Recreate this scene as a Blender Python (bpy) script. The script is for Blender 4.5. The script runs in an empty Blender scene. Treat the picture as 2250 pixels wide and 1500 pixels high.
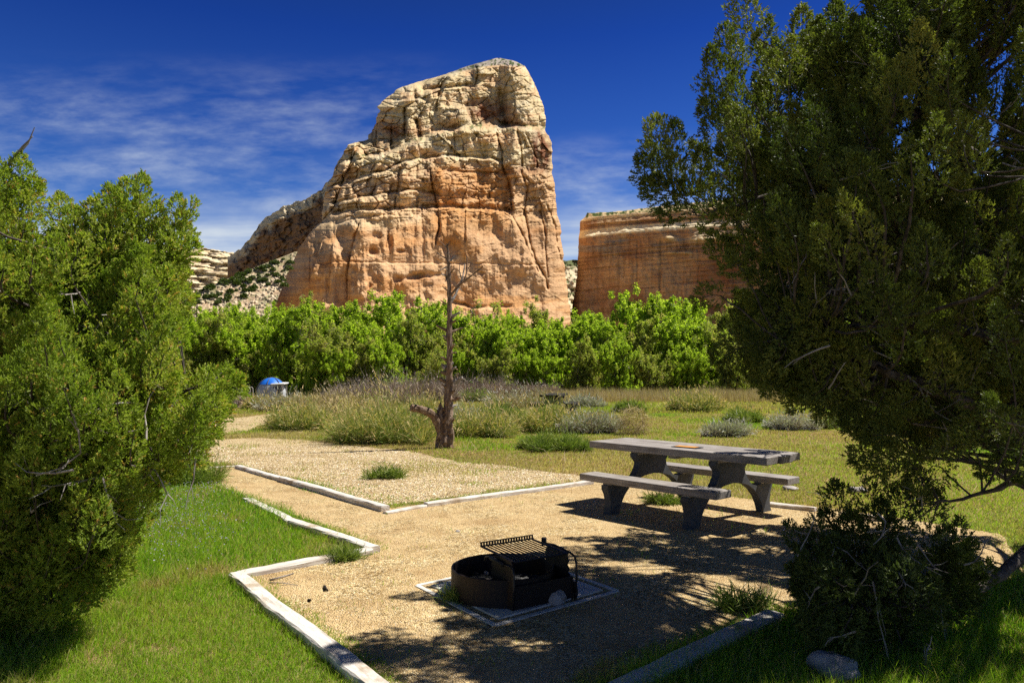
import bpy, math, random
import numpy as np
from mathutils import Vector

SC = bpy.context.scene
COL = SC.collection
# ------------------------------------------------------------------ camera, sky, sun, exposure
F, H, PIT = 1616.4, 1.725, 0.0405          # focal length in photo pixels, eye height, pitch up
SUN_AZ, SUN_EL = math.radians(69), math.radians(57)
SUN_STRENGTH, SKY_STRENGTH, EXPOSURE = 5.0, 0.05, 0.62
cam = bpy.data.cameras.new('camera')
cam.sensor_width = 36; cam.lens = F / 2250 * 36; cam.clip_end = 6000; cam.clip_start = 0.05
cam_o = bpy.data.objects.new('camera', cam); COL.objects.link(cam_o)
cam_o.location = (0, 0, H); cam_o.rotation_euler = (math.pi / 2 + PIT, 0, 0)
SC.camera = cam_o
sl = bpy.data.lights.new('sun', 'SUN'); sl.energy = SUN_STRENGTH; sl.angle = math.radians(0.53); sl.color = (1, .955, .88)
so = bpy.data.objects.new('sun', sl); COL.objects.link(so)
SV = Vector((math.sin(SUN_AZ) * math.cos(SUN_EL), math.cos(SUN_AZ) * math.cos(SUN_EL), math.sin(SUN_EL)))
so.rotation_euler = SV.to_track_quat('Z', 'Y').to_euler(); so.location = (20, 5, 30)
SC.view_settings.view_transform = 'Standard'; SC.view_settings.look = 'None'
SC.view_settings.gamma = 1; SC.view_settings.exposure = EXPOSURE
SC.render.engine = 'CYCLES'
SC.cycles.use_denoising = False
SC.cycles.max_bounces = 8; SC.cycles.diffuse_bounces = 3; SC.cycles.transparent_max_bounces = 8


class NT:
    """tiny helper for node trees"""
    def __init__(s, tree):
        s.t = tree; s.n = tree.nodes; s.l = tree.links

    def __call__(s, kind, ins=None, **props):
        nd = s.n.new(kind)
        for k, v in props.items():
            setattr(nd, k, v)
        for k, v in (ins or {}).items():
            sock = nd.inputs[k]
            if isinstance(v, bpy.types.NodeSocket):
                s.l.new(v, sock)
            else:
                sock.default_value = v
        return nd

    def math(s, op, a, b=0.0, clamp=False):
        nd = s.n.new('ShaderNodeMath'); nd.operation = op; nd.use_clamp = clamp
        for i, v in enumerate((a, b)):
            if isinstance(v, bpy.types.NodeSocket): s.l.new(v, nd.inputs[i])
            else: nd.inputs[i].default_value = v
        return nd.outputs[0]

    def noise(s, vec, scale, detail=4, rough=.5, out=0):
        nd = s('ShaderNodeTexNoise', {'Scale': scale, 'Detail': detail, 'Roughness': rough})
        if vec is not None: s.l.new(vec, nd.inputs['Vector'])
        return nd.outputs[out]

    def ramp(s, fac, stops, interp='LINEAR'):
        nd = s.n.new('ShaderNodeValToRGB'); cr = nd.color_ramp; cr.interpolation = interp
        while len(cr.elements) < len(stops): cr.elements.new(.5)
        for e, (p, c) in zip(cr.elements, stops):
            e.position = p; e.color = (c[0], c[1], c[2], 1) if hasattr(c, '__len__') else (c, c, c, 1)
        if isinstance(fac, bpy.types.NodeSocket): s.l.new(fac, nd.inputs[0])
        return nd.outputs[0]

    def mix(s, fac, a, b, mode='MIX'):
        nd = s.n.new('ShaderNodeMix'); nd.data_type = 'RGBA'; nd.blend_type = mode
        for i, v in ((0, fac), (6, a), (7, b)):
            if isinstance(v, bpy.types.NodeSocket): s.l.new(v, nd.inputs[i])
            elif i == 0: nd.inputs[0].default_value = v
            else: nd.inputs[i].default_value = (v[0], v[1], v[2], 1)
        return nd.outputs[2]

    def mapping(s, vec, scale=(1, 1, 1), rot=(0, 0, 0), loc=(0, 0, 0)):
        nd = s('ShaderNodeMapping', {'Scale': scale, 'Rotation': rot, 'Location': loc}); s.l.new(vec, nd.inputs[0])
        return nd.outputs[0]


# world: clear high desert sky with thin cirrus
W = bpy.data.worlds.new('World'); SC.world = W; W.use_nodes = True
W.node_tree.nodes.clear(); n = NT(W.node_tree)
sky = n('ShaderNodeTexSky', sky_type='NISHITA', sun_disc=False, sun_elevation=SUN_EL, sun_rotation=SUN_AZ,
        altitude=2600, air_density=1.0, dust_density=.15, ozone_density=5.0)
tc = n('ShaderNodeTexCoord'); sep = n('ShaderNodeSeparateXYZ', {0: tc.outputs['Generated']})
dx, dy, dz = sep.outputs
yy = n.math('MAXIMUM', n.math('ABSOLUTE', dy), .12)
u = n.math('DIVIDE', dx, yy); v = n.math('DIVIDE', dz, yy)
elev = dz
deep = n('ShaderNodeGamma', {0: sky.outputs[0], 1: 1.0}).outputs[0]
tint = n.ramp(elev, [(0.0, (1.3, 1.5, 1.45)), (.10, (1.0, 1.32, 1.6)), (.2, (.60, .96, 1.5)), (.3, (.32, .66, 1.38)), (.42, (.14, .40, 1.15)), (.62, (.17, .23, .34)), (1.0, (.17, .19, .25))])  # zenith above the view dimmed and greyed to deepen the shade on the ground
blue = n.mix(1.0, deep, tint, 'MULTIPLY')
cv = n('ShaderNodeCombineXYZ', {0: u, 1: v, 2: 0.0}).outputs[0]
# three families of wisps
w1 = n.noise(n.mapping(cv, (1.8, 7, 1), (0, 0, -.30), (.3, 2.1, 0)), 2.2, 9, .62)
w2 = n.noise(n.mapping(cv, (6, 16, 1), (0, 0, .45), (3.3, .7, 0)), 2.0, 8, .6)
wisp = n.math('MULTIPLY', n.ramp(w1, [(.40, 0), (.85, 1)]), n.ramp(w2, [(.35, .1), (.68, 1)]))


def band(x, a, b, c, d):
    up = n('ShaderNodeMapRange', {0: x, 1: a, 2: b}, interpolation_type='SMOOTHSTEP').outputs[0]
    dn = n('ShaderNodeMapRange', {0: x, 1: c, 2: d, 3: 1.0, 4: 0.0}, interpolation_type='SMOOTHSTEP').outputs[0]
    return n.math('MULTIPLY', up, dn)


mleft = n.math('MULTIPLY', band(u, -1.2, -.75, -.2, .0), band(v, .12, .24, .33, .45))
mright = n.math('MULTIPLY', band(u, -.02, .06, .5, .9), band(v, .10, .2, .27, .34))
mlow = n.math('MULTIPLY', band(v, -.02, .03, .17, .25), 1.0)
low_n = n.ramp(n.noise(n.mapping(cv, (1.2, 16, 1), (0, 0, .03), (1, 4, 0)), 2.0, 7, .55), [(.36, .15), (.62, 1)])
fac = n.math('ADD', n.math('MULTIPLY', wisp, n.math('ADD', n.math('MULTIPLY', mleft, 1.0), n.math('MULTIPLY', mright, 1.1))),
             n.math('MULTIPLY', n.math('MULTIPLY', mlow, low_n), .95), clamp=True)
skycol = n.mix(fac, blue, (8.2, 9.2, 10.4))
bg = n('ShaderNodeBackground', {0: skycol, 1: SKY_STRENGTH})
wo = n('ShaderNodeOutputWorld', {0: bg.outputs[0]})

# ------------------------------------------------------------------ projection helpers (photo pixel -> place)
CP, SP = math.cos(PIT), math.sin(PIT)


def at(px, py, Y):
    """world point seen at photo pixel px,py at distance Y"""
    a = (np.asarray(px, float) - 1125) / F; c = (750 - np.asarray(py, float)) / F
    y = CP - c * SP; z = SP + c * CP; t = Y / y
    return np.stack(np.broadcast_arrays(a * t, Y + 0 * t, H + z * t), -1)


def gp(px, py, z=0.0):
    """world point on the level z seen at photo pixel px,py"""
    a = (np.asarray(px, float) - 1125) / F; c = (750 - np.asarray(py, float)) / F
    y = CP - c * SP; zz = SP + c * CP; t = (z - H) / zz
    return np.stack(np.broadcast_arrays(a * t, y * t, z + 0 * t), -1)


# ------------------------------------------------------------------ mesh helpers
def tag(o, label=None, cat=None, group=None, kind=None):
    if label: o['label'] = label
    if cat: o['category'] = cat
    if group: o['group'] = group
    if kind: o['kind'] = kind
    return o


def link(name, me, mat=None, parent=None, loc=None):
    o = bpy.data.objects.new(name, me); COL.objects.link(o)
    if mat is not None and me is not None:
        me.materials.append(mat)
    if parent is not None: o.parent = parent
    if loc is not None: o.location = loc
    return o


def empty(name, loc, rz=0.0):
    o = bpy.data.objects.new(name, None); COL.objects.link(o); o.location = loc; o.rotation_euler = (0, 0, rz)
    o.empty_display_size = .1
    return o


def npmesh(name, V, polys, smooth=False, **attrs):
    """V (n,3); polys: list of int arrays (m,k). attrs: per-vertex floats or colours"""
    me = bpy.data.meshes.new(name)
    V = np.ascontiguousarray(V, np.float32)
    me.vertices.add(len(V)); me.vertices.foreach_set('co', V.ravel())
    polys = [np.asarray(p, np.int32) for p in polys if len(p)]
    loops = np.concatenate([p.ravel() for p in polys]); tot = np.concatenate([np.full(len(p), p.shape[1], np.int32) for p in polys])
    start = np.concatenate([[0], np.cumsum(tot)[:-1]]).astype(np.int32)
    me.loops.add(len(loops)); me.loops.foreach_set('vertex_index', loops)
    me.polygons.add(len(tot)); me.polygons.foreach_set('loop_start', start); me.polygons.foreach_set('loop_total', tot)
    if smooth: me.polygons.foreach_set('use_smooth', np.ones(len(tot), bool))
    for k, a in attrs.items():
        a = np.asarray(a, np.float32)
        if a.ndim == 1:
            at_ = me.attributes.new(k, 'FLOAT', 'POINT'); at_.data.foreach_set('value', a)
        else:
            at_ = me.attributes.new(k, 'FLOAT_COLOR', 'POINT')
            at_.data.foreach_set('color', np.concatenate([a, np.ones((len(a), 1), np.float32)], 1).astype(np.float32).ravel())
    me.update(calc_edges=True); me.validate()
    return me


class MB:
    """collects solids into one mesh"""
    def __init__(s):
        s.v = []; s.f = []; s.n = 0; s.tone = []

    def add(s, V, faces, tone=.5):
        V = np.asarray(V, float).reshape(-1, 3)
        s.v.append(V); s.tone.append(np.full(len(V), tone))
        for f in faces: s.f.append(tuple(int(i) + s.n for i in f))
        s.n += len(V)

    def box(s, c, size, M=None, tone=.5):
        x, y, z = [d / 2 for d in size]
        V = np.array([[i * x, j * y, k * z] for i in (-1, 1) for j in (-1, 1) for k in (-1, 1)])
        if M is not None: V = V @ np.asarray(M).T
        s.add(V + np.asarray(c), [(0, 1, 3, 2), (4, 6, 7, 5), (0, 4, 5, 1), (2, 3, 7, 6), (0, 2, 6, 4), (1, 5, 7, 3)], tone)

    def tube(s, pts, rad, nseg=8, cap=True, jit=0.0, rng=None, tone=.5):
        P = np.asarray(pts, float); R = np.broadcast_to(np.asarray(rad, float), (len(P),))
        T = np.gradient(P, axis=0); T /= np.linalg.norm(T, axis=1)[:, None] + 1e-9
        up = np.array([0, 0, 1.]) if abs(T[0][2]) < .9 else np.array([1., 0, 0])
        A = []; a = np.cross(up, T[0]); a /= np.linalg.norm(a)
        for t in T:
            a = a - t * (a @ t); a /= np.linalg.norm(a) + 1e-9; A.append(a)
        A = np.array(A); B = np.cross(T, A)
        ph = np.arange(nseg) / nseg * 2 * np.pi
        rr = R[:, None] * np.ones(nseg)
        if jit and rng is not None: rr = rr * (1 + jit * rng.normal(size=rr.shape))
        V = P[:, None] + rr[..., None] * (np.cos(ph)[None, :, None] * A[:, None] + np.sin(ph)[None, :, None] * B[:, None])
        fs = []
        for i in range(len(P) - 1):
            for j in range(nseg):
                k = (j + 1) % nseg
                fs.append((i * nseg + j, i * nseg + k, (i + 1) * nseg + k, (i + 1) * nseg + j))
        if cap:
            fs.append(tuple(range(nseg))[::-1]); fs.append(tuple((len(P) - 1) * nseg + j for j in range(nseg)))
        s.add(V.reshape(-1, 3), fs, tone)

    def prism(s, poly, o, ax, ay, az, t, tone=.5):
        """polygon (2d) in the plane (ax, ay) at o, extruded +-t/2 along az"""
        P = np.asarray(poly, float); k = len(P); o, ax, ay, az = map(np.asarray, (o, ax, ay, az))
        base = o + P[:, :1] * ax + P[:, 1:] * ay
        V = np.concatenate([base - az * t / 2, base + az * t / 2])
        fs = [tuple(range(k))[::-1], tuple(range(k, 2 * k))] + [(i, (i + 1) % k, k + (i + 1) % k, k + i) for i in range(k)]
        s.add(V, fs, tone)

    def build(s, name, mat, parent=None, smooth=False, loc=None, bevel=0.0):
        me = bpy.data.meshes.new(name)
        me.from_pydata(np.concatenate(s.v).tolist(), [], s.f)
        a = me.attributes.new('tone', 'FLOAT', 'POINT'); a.data.foreach_set('value', np.concatenate(s.tone).astype(np.float32))
        if smooth: me.polygons.foreach_set('use_smooth', [True] * len(me.polygons))
        me.update()
        o = link(name, me, mat, parent, loc)
        if bevel:
            b = o.modifiers.new('bevel', 'BEVEL'); b.width = bevel; b.segments = 2; b.limit_method = 'ANGLE'
        return o


def hsh(ix, iy, seed):
    h = (ix.astype(np.int64) * 374761393 + iy.astype(np.int64) * 668265263 + seed * 974634777) & 0xFFFFFFFF
    h = ((h ^ (h >> 13)) * 1274126177) & 0xFFFFFFFF
    return ((h ^ (h >> 16)) & 0xFFFFFF) / float(0xFFFFFF)


def vn(x, y, seed=0):
    x0 = np.floor(x); y0 = np.floor(y); fx = x - x0; fy = y - y0
    fx = fx * fx * (3 - 2 * fx); fy = fy * fy * (3 - 2 * fy)
    a = hsh(x0, y0, seed); b = hsh(x0 + 1, y0, seed); c = hsh(x0, y0 + 1, seed); d = hsh(x0 + 1, y0 + 1, seed)
    return (a + (b - a) * fx) * (1 - fy) + (c + (d - c) * fx) * fy


def fbm(x, y, seed=0, octv=5, gain=.5):
    s = 0; a = 1; t = 0
    for i in range(octv):
        s = s + a * (vn(x * 2 ** i + 17.3 * i, y * 2 ** i + 9.1 * i, seed + i) - .5); t += a; a *= gain
    return s / t * 2


def cells(x, y, seed=0):
    """returns edge distance and random id of jittered cells"""
    x0 = np.floor(x); y0 = np.floor(y); f1 = np.full(x.shape, 9.); f2 = f1.copy(); idd = np.zeros(x.shape)
    for i in (-1, 0, 1):
        for j in (-1, 0, 1):
            cx = x0 + i; cy = y0 + j
            d = np.hypot(cx + hsh(cx, cy, seed) - x, cy + hsh(cx, cy, seed + 5) - y)
            r = hsh(cx, cy, seed + 9); m = d < f1
            f2 = np.where(m, f1, np.minimum(f2, d)); idd = np.where(m, r, idd); f1 = np.where(m, d, f1)
    return f2 - f1, idd


def sstep(a, b, x):
    t = np.clip((x - a) / (b - a), 0, 1); return t * t * (3 - 2 * t)


def pdist(px, py, poly):
    d = np.full(np.shape(px), 1e9)
    for (x0, y0), (x1, y1) in zip(poly[:-1], poly[1:]):
        vx, vy = x1 - x0, y1 - y0; L = vx * vx + vy * vy + 1e-9
        t = np.clip(((px - x0) * vx + (py - y0) * vy) / L, 0, 1)
        d = np.minimum(d, np.hypot(px - x0 - t * vx, py - y0 - t * vy))
    return d


def inside(px, py, poly):
    px = np.asarray(px); py = np.asarray(py); c = np.zeros(px.shape, bool)
    for (x0, y0), (x1, y1) in zip(poly, poly[1:] + poly[:1]):
        if y0 == y1: continue
        m = ((y0 > py) != (y1 > py)) & (px < (x1 - x0) * (py - y0) / (y1 - y0) + x0)
        c ^= m
    return c


# ------------------------------------------------------------------ materials
def newmat(name):
    m = bpy.data.materials.new(name); m.use_nodes = True; m.node_tree.nodes.clear()
    return m, NT(m.node_tree)


def finish(n, col, rough=.85, bump=None, bstr=.3, bdist=.02, metal=0.0, spec=.3, trans=None, transw=0.0):
    p = n('ShaderNodeBsdfPrincipled', {'Roughness': rough, 'Metallic': metal, 'Specular IOR Level': spec})
    if isinstance(col, bpy.types.NodeSocket): n.l.new(col, p.inputs['Base Color'])
    else: p.inputs['Base Color'].default_value = (*col, 1)
    if bump is not None:
        b = n('ShaderNodeBump', {'Strength': bstr, 'Distance': bdist, 'Height': bump}); n.l.new(b.outputs[0], p.inputs['Normal'])
    sh = p.outputs[0]
    if transw:
        t = n('ShaderNodeBsdfTranslucent'); n.l.new(trans if trans is not None else col, t.inputs[0])
        mx = n('ShaderNodeMixShader', {0: transw, 1: sh, 2: t.outputs[0]}); sh = mx.outputs[0]
    n('ShaderNodeOutputMaterial', {0: sh})


def attr(n, k, col=False):
    a = n('ShaderNodeAttribute', attribute_name=k); return a.outputs[0] if col else a.outputs[2]


def objco(n): return n('ShaderNodeTexCoord').outputs['Object']
def geoco(n): return n('ShaderNodeNewGeometry').outputs['Position']


def leafmat(name, stops, transw=.3, rough=.5, spec=.25):
    m, n = newmat(name); c = n.ramp(attr(n, 'tone'), stops)
    tr = n.mix(.5, c, (.5, .7, .08), 'MULTIPLY')
    tr2 = n.mix(1.0, c, (1.15, 1.35, .5), 'MULTIPLY')
    finish(n, c, rough, spec=spec, trans=tr2, transw=transw); return m


M = {}
m, n = newmat('sandstone'); P = geoco(n)
c = attr(n, 'col', True)
f1 = n.noise(n.mapping(P, (.25, .25, 1.6), (0, .06, 0)), 1.0, 8, .65)
f2 = n.noise(n.mapping(P, (1, 1, .25)), .5, 7, .6)
c = n.mix(1.0, c, n.ramp(f1, [(.3, .74), (.5, 1.0), (.75, 1.15)]), 'MULTIPLY')
c = n.mix(.8, c, n.ramp(f2, [(.3, (.72, .66, .62)), (.55, 1.0)]), 'MULTIPLY')
finish(n, c, .95, n.math('ADD', f1, n.noise(n.mapping(P, (.5, .5, 1)), .8, 8, .7)), .45, 1.2, spec=.05); M['rock'] = m

m, n = newmat('meadow_soil'); P = geoco(n)
a = n.noise(P, .22, 6, .6); b = n.noise(P, 6, 6, .7)
c = n.ramp(a, [(.35, (.17, .19, .05)), (.48, (.28, .22, .09)), (.56, (.33, .21, .11)), (.68, (.22, .21, .06))])
c = n.mix(.75, c, n.ramp(b, [(.3, .35), (.6, 1.15)]), 'MULTIPLY')
finish(n, c, 1, b, 1.0, .08, spec=.02); M['meadow'] = m

m, n = newmat('gravel'); P = geoco(n)
vo = n('ShaderNodeTexVoronoi', {'Scale': 75.0}); n.l.new(P, vo.inputs['Vector'])
vb = n('ShaderNodeTexVoronoi', {'Scale': 34.0}); n.l.new(P, vb.inputs['Vector'])
pc = n.ramp(n('ShaderNodeSeparateColor', {0: vo.outputs['Color']}).outputs[0], [(0, (.19, .12, .05)), (.25, (.48, .335, .15)), (.7, (.66, .49, .24)), (.95, (.86, .73, .46))])
pb = n.ramp(n('ShaderNodeSeparateColor', {0: vb.outputs['Color']}).outputs[1], [(0, .55), (.4, 1.0), (1, 1.25)])
c = n.mix(.8, pc, pb, 'MULTIPLY')
sand = n.ramp(n.noise(P, 60, 5, .7), [(.3, (.52, .36, .165)), (.7, (.75, .55, .295))])
pat = n.ramp(n.noise(P, 1.1, 7, .7), [(.44, 0), (.54, 1)])
c = n.mix(n.math('MULTIPLY', pat, .75), c, sand)
c = n.mix(.8, c, n.ramp(n.noise(P, 2.3, 8, .68), [(.34, (.66, .58, .5)), (.5, (.95, .93, .9)), (.62, 1.06)]), 'MULTIPLY')
hgt = n.math('ADD', n.math('MULTIPLY', vo.outputs['Distance'], -1.0), n.math('MULTIPLY', n.noise(P, 14, 6, .7), 1.4))
finish(n, c, .95, hgt, .9, .02, spec=.1); M['gravel'] = m

m, n = newmat('coarse_gravel'); P = geoco(n)
vo = n('ShaderNodeTexVoronoi', {'Scale': 42.0}); n.l.new(P, vo.inputs['Vector'])
pc = n.ramp(n('ShaderNodeSeparateColor', {0: vo.outputs['Color']}).outputs[0], [(0, (.22, .14, .06)), (.2, (.48, .34, .16)), (.6, (.64, .475, .235)), (.95, (.90, .77, .50))])
c = n.mix(.6, pc, n.ramp(n.noise(P, 1.1, 6, .65), [(.3, (.65, .58, .5)), (.55, 1.05)]), 'MULTIPLY')
finish(n, c, .95, n.math('ADD', n.math('MULTIPLY', vo.outputs['Distance'], -1.2), n.noise(P, 9, 5, .7)), 1.0, .03, spec=.1); M['gravel2'] = m

m, n = newmat('white_timber'); P = objco(n)
g = n.noise(n.mapping(P, (1.2, 14, 14)), 2.2, 7, .6); g2 = n.noise(P, 3.5, 6, .7); g3 = n.noise(n.mapping(P, (3, 20, 20)), 3, 4, .7)
c = n.ramp(g, [(.3, (.44, .38, .32)), (.48, (.62, .57, .51)), (.7, (.72, .68, .62))])
c = n.mix(n.ramp(g2, [(.52, 0), (.66, .8)]), c, (.36, .27, .17))
c = n.mix(n.ramp(g3, [(.60, 0), (.68, .55)]), c, (.30, .25, .2))
finish(n, c, .8, n.math('ADD', g, n.math('MULTIPLY', g3, .6)), .6, .01); M['timber'] = m

m, n = newmat('grey_wood'); P = objco(n)
g = n.noise(n.mapping(P, (1.2, 22, 22)), 2.0, 8, .65); g2 = n.noise(n.mapping(P, (2, 60, 60)), 2.0, 5, .7); g4 = n.noise(P, 4, 5, .6)
c = n.ramp(g, [(.3, (.17, .148, .13)), (.55, (.33, .30, .275)), (.75, (.46, .43, .40))])
c = n.mix(.7, c, n.ramp(g2, [(.35, .45), (.55, 1.1)]), 'MULTIPLY'); c = n.mix(.5, c, n.ramp(g4, [(.35, (.6, .55, .5)), (.6, 1.1)]), 'MULTIPLY')
finish(n, c, .75, g2, .5, .004); M['wood'] = m

m, n = newmat('grey_concrete'); P = objco(n)
g = n.noise(P, 6, 8, .7); g2 = n.noise(P, 60, 4, .7)
c = n.ramp(g, [(.3, (.05, .052, .055)), (.6, (.085, .088, .092)), (.8, (.12, .12, .12))])
finish(n, c, .9, g2, .5, .004); M['concrete'] = m

m, n = newmat('rusty_steel'); P = objco(n)
g = n.noise(P, 7, 8, .7)
c = n.ramp(g, [(.35, (.018, .014, .012)), (.6, (.026, .017, .013)), (.74, (.06, .026, .018)), (.86, (.14, .05, .03))])
finish(n, c, .6, n.noise(P, 60, 4, .6), .3, .003, metal=.25); M['rust'] = m
m, n = newmat('black_steel'); P = objco(n)
c = n.ramp(n.noise(P, 18, 6, .7), [(.35, (.018, .017, .017)), (.7, (.055, .04, .032))])
finish(n, c, .45, metal=.4, spec=.5); M['steel'] = m
m, n = newmat('ash'); P = objco(n)
c = n.ramp(n.noise(P, 22, 6, .7), [(.35, (.02, .02, .02)), (.55, (.08, .08, .08)), (.75, (.3, .29, .28))])
finish(n, c, 1, n.noise(P, 30, 5, .7), 1, .02); M['ash'] = m
m, n = newmat('pale_slab'); P = objco(n)
c = n.ramp(n.noise(P, 5, 7, .65), [(.3, (.44, .41, .35)), (.5, (.66, .63, .56)), (.75, (.74, .71, .65))])
finish(n, c, .8, n.noise(P, 40, 4, .6), .3, .004); M['slab'] = m

m, n = newmat('pale_boulder'); P = objco(n)
g = n.noise(P, 5, 8, .65)
c = n.ramp(g, [(.3, (.22, .19, .17)), (.55, (.42, .38, .35)), (.75, (.55, .5, .46))])
finish(n, c, .9, n.noise(P, 16, 8, .7), .7, .03); M['stone'] = m

m, n = newmat('dead_bark'); P = objco(n)
g = n.noise(n.mapping(P, (14, 14, 1.6)), 2.0, 8, .65); g2 = n.noise(P, 5, 5, .6)
c = n.ramp(g, [(.3, (.055, .035, .022)), (.5, (.20, .13, .08)), (.62, (.38, .28, .20)), (.78, (.54, .45, .35))])
c = n.mix(n.ramp(g2, [(.56, 0), (.68, .6)]), c, (.27, .13, .06))
finish(n, c, .85, g, 1, .03); M['deadbark'] = m
m, n = newmat('grey_bark'); P = objco(n)
g = n.noise(n.mapping(P, (16, 16, 2.5)), 1.5, 8, .65)
c = n.ramp(g, [(.35, (.03, .024, .02)), (.55, (.10, .08, .065)), (.75, (.2, .17, .15))])
finish(n, c, .9, g, 1, .02); M['bark'] = m
m, n = newmat('silver_twig'); P = objco(n)
c = n.ramp(n.noise(P, 9, 6, .6), [(.35, (.15, .12, .10)), (.6, (.34, .31, .28)), (.8, (.48, .45, .42))])
finish(n, c, .75); M['twig'] = m
m, n = newmat('pale_tree_bark'); P = objco(n)
c = n.ramp(n.noise(P, 2.5, 6, .6), [(.35, (.12, .10, .08)), (.6, (.30, .26, .21)), (.8, (.48, .44, .38))])
finish(n, c, .85); M['treebark'] = m

M['juniper_l'] = leafmat('juniper_foliage_olive', [(0, (.09, .14, .022)), (.35, (.19, .265, .036)), (.7, (.36, .42, .062)), (.92, (.54, .48, .12)), (1, (.50, .28, .09))], .42, .55, .2)
M['juniper_r'] = leafmat('juniper_foliage_green', [(0, (.045, .068, .018)), (.35, (.09, .12, .026)), (.75, (.20, .225, .045)), (1, (.36, .34, .08))], .3, .55, .2)
M['leaf'] = leafmat('spring_leaf', [(0, (.22, .29, .03)), (.4, (.34, .42, .05)), (.75, (.42, .51, .06)), (1, (.52, .52, .15))], .66, .5, .2)
M['leaf2'] = leafmat('olive_leaf', [(0, (.20, .24, .05)), (.4, (.31, .34, .075)), (.75, (.40, .39, .12)), (1, (.45, .36, .19))], .6, .5, .2)
M['grass'] = leafmat('grass_blade', [(0, (.09, .23, .014)), (.3, (.26, .42, .025)), (.5, (.35, .42, .055)), (.68, (.34, .31, .10)), (.85, (.38, .26, .13)), (1, (.62, .5, .27))], .5, .5, .2)
M['dry'] = leafmat('dry_stalk', [(0, (.2, .15, .08)), (.5, (.42, .32, .17)), (1, (.62, .5, .3))], .2, .7, .1)
M['rabbit'] = leafmat('rabbitbrush_stalk', [(0, (.08, .13, .025)), (.35, (.19, .26, .05)), (.6, (.32, .34, .11)), (.8, (.52, .44, .2)), (1, (.68, .50, .24))], .25, .6, .1)
M['sage'] = leafmat('sage_leaf', [(0, (.13, .15, .08)), (.5, (.28, .30, .20)), (.8, (.45, .45, .36)), (1, (.55, .52, .45))], .15, .7, .1)
M['bare'] = leafmat('bare_grey_twig', [(0, (.12, .085, .065)), (.5, (.34, .265, .215)), (.85, (.50, .42, .35)), (1, (.44, .27, .16))], .05, .8, .05)
M['flower'] = leafmat('lavender_petal', [(0, (.25, .2, .34)), (1, (.5, .46, .62))], .2, .6, .1)


def flat(name, col, rough=.6, metal=0.0):
    m, n = newmat(name); P = objco(n)
    c = n.mix(.35, col, n.ramp(n.noise(P, 8, 5, .6), [(.3, .7), (.7, 1.1)]), 'MULTIPLY'); finish(n, c, rough, metal=metal); return m


M['blue'] = flat('blue_fabric', (.012, .16, .68), .55)
M['grey_fab'] = flat('grey_fabric', (.42, .44, .46), .7)
M['white_fab'] = flat('white_fabric', (.8, .8, .76), .6)
M['dark_fab'] = flat('dark_mesh', (.10, .10, .10), .8)
M['pale_metal'] = flat('pale_metal', (.6, .55, .48), .4)
M['orange'] = flat('orange_card', (.72, .30, .03), .5)
M['black'] = flat('black_rubber', (.015, .015, .015), .6)
M['darkbrown'] = flat('charred_and_silhouette_wood', (.02, .015, .012), .9)

# ------------------------------------------------------------------ cliffs
Z = lambda pts: [(500 + x / 2.419, 100 + y / 2.419) for x, y in pts]       # tracing coordinates -> photo pixels


def relief(name, px, py, D, col, thick, kind='structure', lab=None, cat=None):
    ny, nx = px.shape
    A = at(px, py, D); A[-1, :, 2] = -3; A = A.reshape(-1, 3)
    mx = (px[:, :1] + px[:, -1:]) / 2
    s = max(nx // 12, 1)
    B = at(mx + (px - mx) * .96, py + 1, D.max() + thick); B[-1, :, 2] = -3; B = B.reshape(-1, 3)
    idx = np.arange(ny * nx).reshape(ny, nx)
    fr = np.stack([idx[:-1, :-1], idx[1:, :-1], idx[1:, 1:], idx[:-1, 1:]], -1).reshape(-1, 4)
    # back: only the rim ring and a coarse centre fan is needed
    rim = np.concatenate([idx[0, :], idx[1:, -1], idx[-1, -2::-1], idx[-2:0:-1, 0]])
    k = len(rim); nb = len(A)
    V = np.concatenate([A, B[rim], [B[rim].mean(0)]])
    r2 = np.arange(k) + nb; nx2 = np.roll(r2, -1); rn = np.roll(rim, -1)
    side = np.stack([rim, rn, nx2, r2], -1)
    fan = np.stack([r2, nx2, np.full(k, nb + k)], -1)
    C = np.concatenate([col.reshape(-1, 3), np.tile(col.reshape(-1, 3).mean(0), (k + 1, 1))])
    me = npmesh(name, V, [fr, side, fan], col=C)
    o = link(name, me, M['rock']); tag(o, lab, cat, kind=kind); return o


def lerp3(a, b, t): return a + (b - a) * t[..., None]


CREAM = np.array([.70, .55, .31]); PALE = np.array([.76, .64, .42]); TAN = np.array([.69, .43, .23]); ORANGE = np.array([.60, .30, .11])
RED = np.array([.25, .095, .045]); VARN = np.array([.13, .075, .05]); GREY = np.array([.30, .26, .215]); VEG = np.array([.07, .10, .03])

# --- the great butte
lo = [(1092, 128), (1060, 136), (1029, 145), (971, 166), (913, 181), (880, 193), (860, 207), (838, 228), (829, 236), (833, 243), (827, 265), (818, 285), (806, 307), (781, 313),
      (765, 319), (755, 338), (740, 360), (733, 380), (719, 406), (712, 440), (707, 489), (682, 509), (668, 528), (653, 551), (634, 590), (612, 633), (599, 666), (585, 735)]
ro = [(1100, 128), (1128, 133), (1153, 145), (1163, 162), (1171, 178), (1178, 195), (1190, 224), (1196, 240), (1199, 257), (1199, 286), (1207, 300), (1213, 315), (1214, 381),
      (1219, 406), (1222, 440), (1223, 464), (1232, 497), (1234, 534), (1239, 575), (1244, 613), (1252, 679), (1258, 735)]
ny, nx = 640, 660
rows = np.linspace(128, 735, ny)[:, None]; uu = np.linspace(0, 1, nx)[None, :]
Lx = np.interp(rows, [p[1] for p in lo], [p[0] for p in lo]); Rx = np.interp(rows, [p[1] for p in ro], [p[0] for p in ro])
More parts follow.
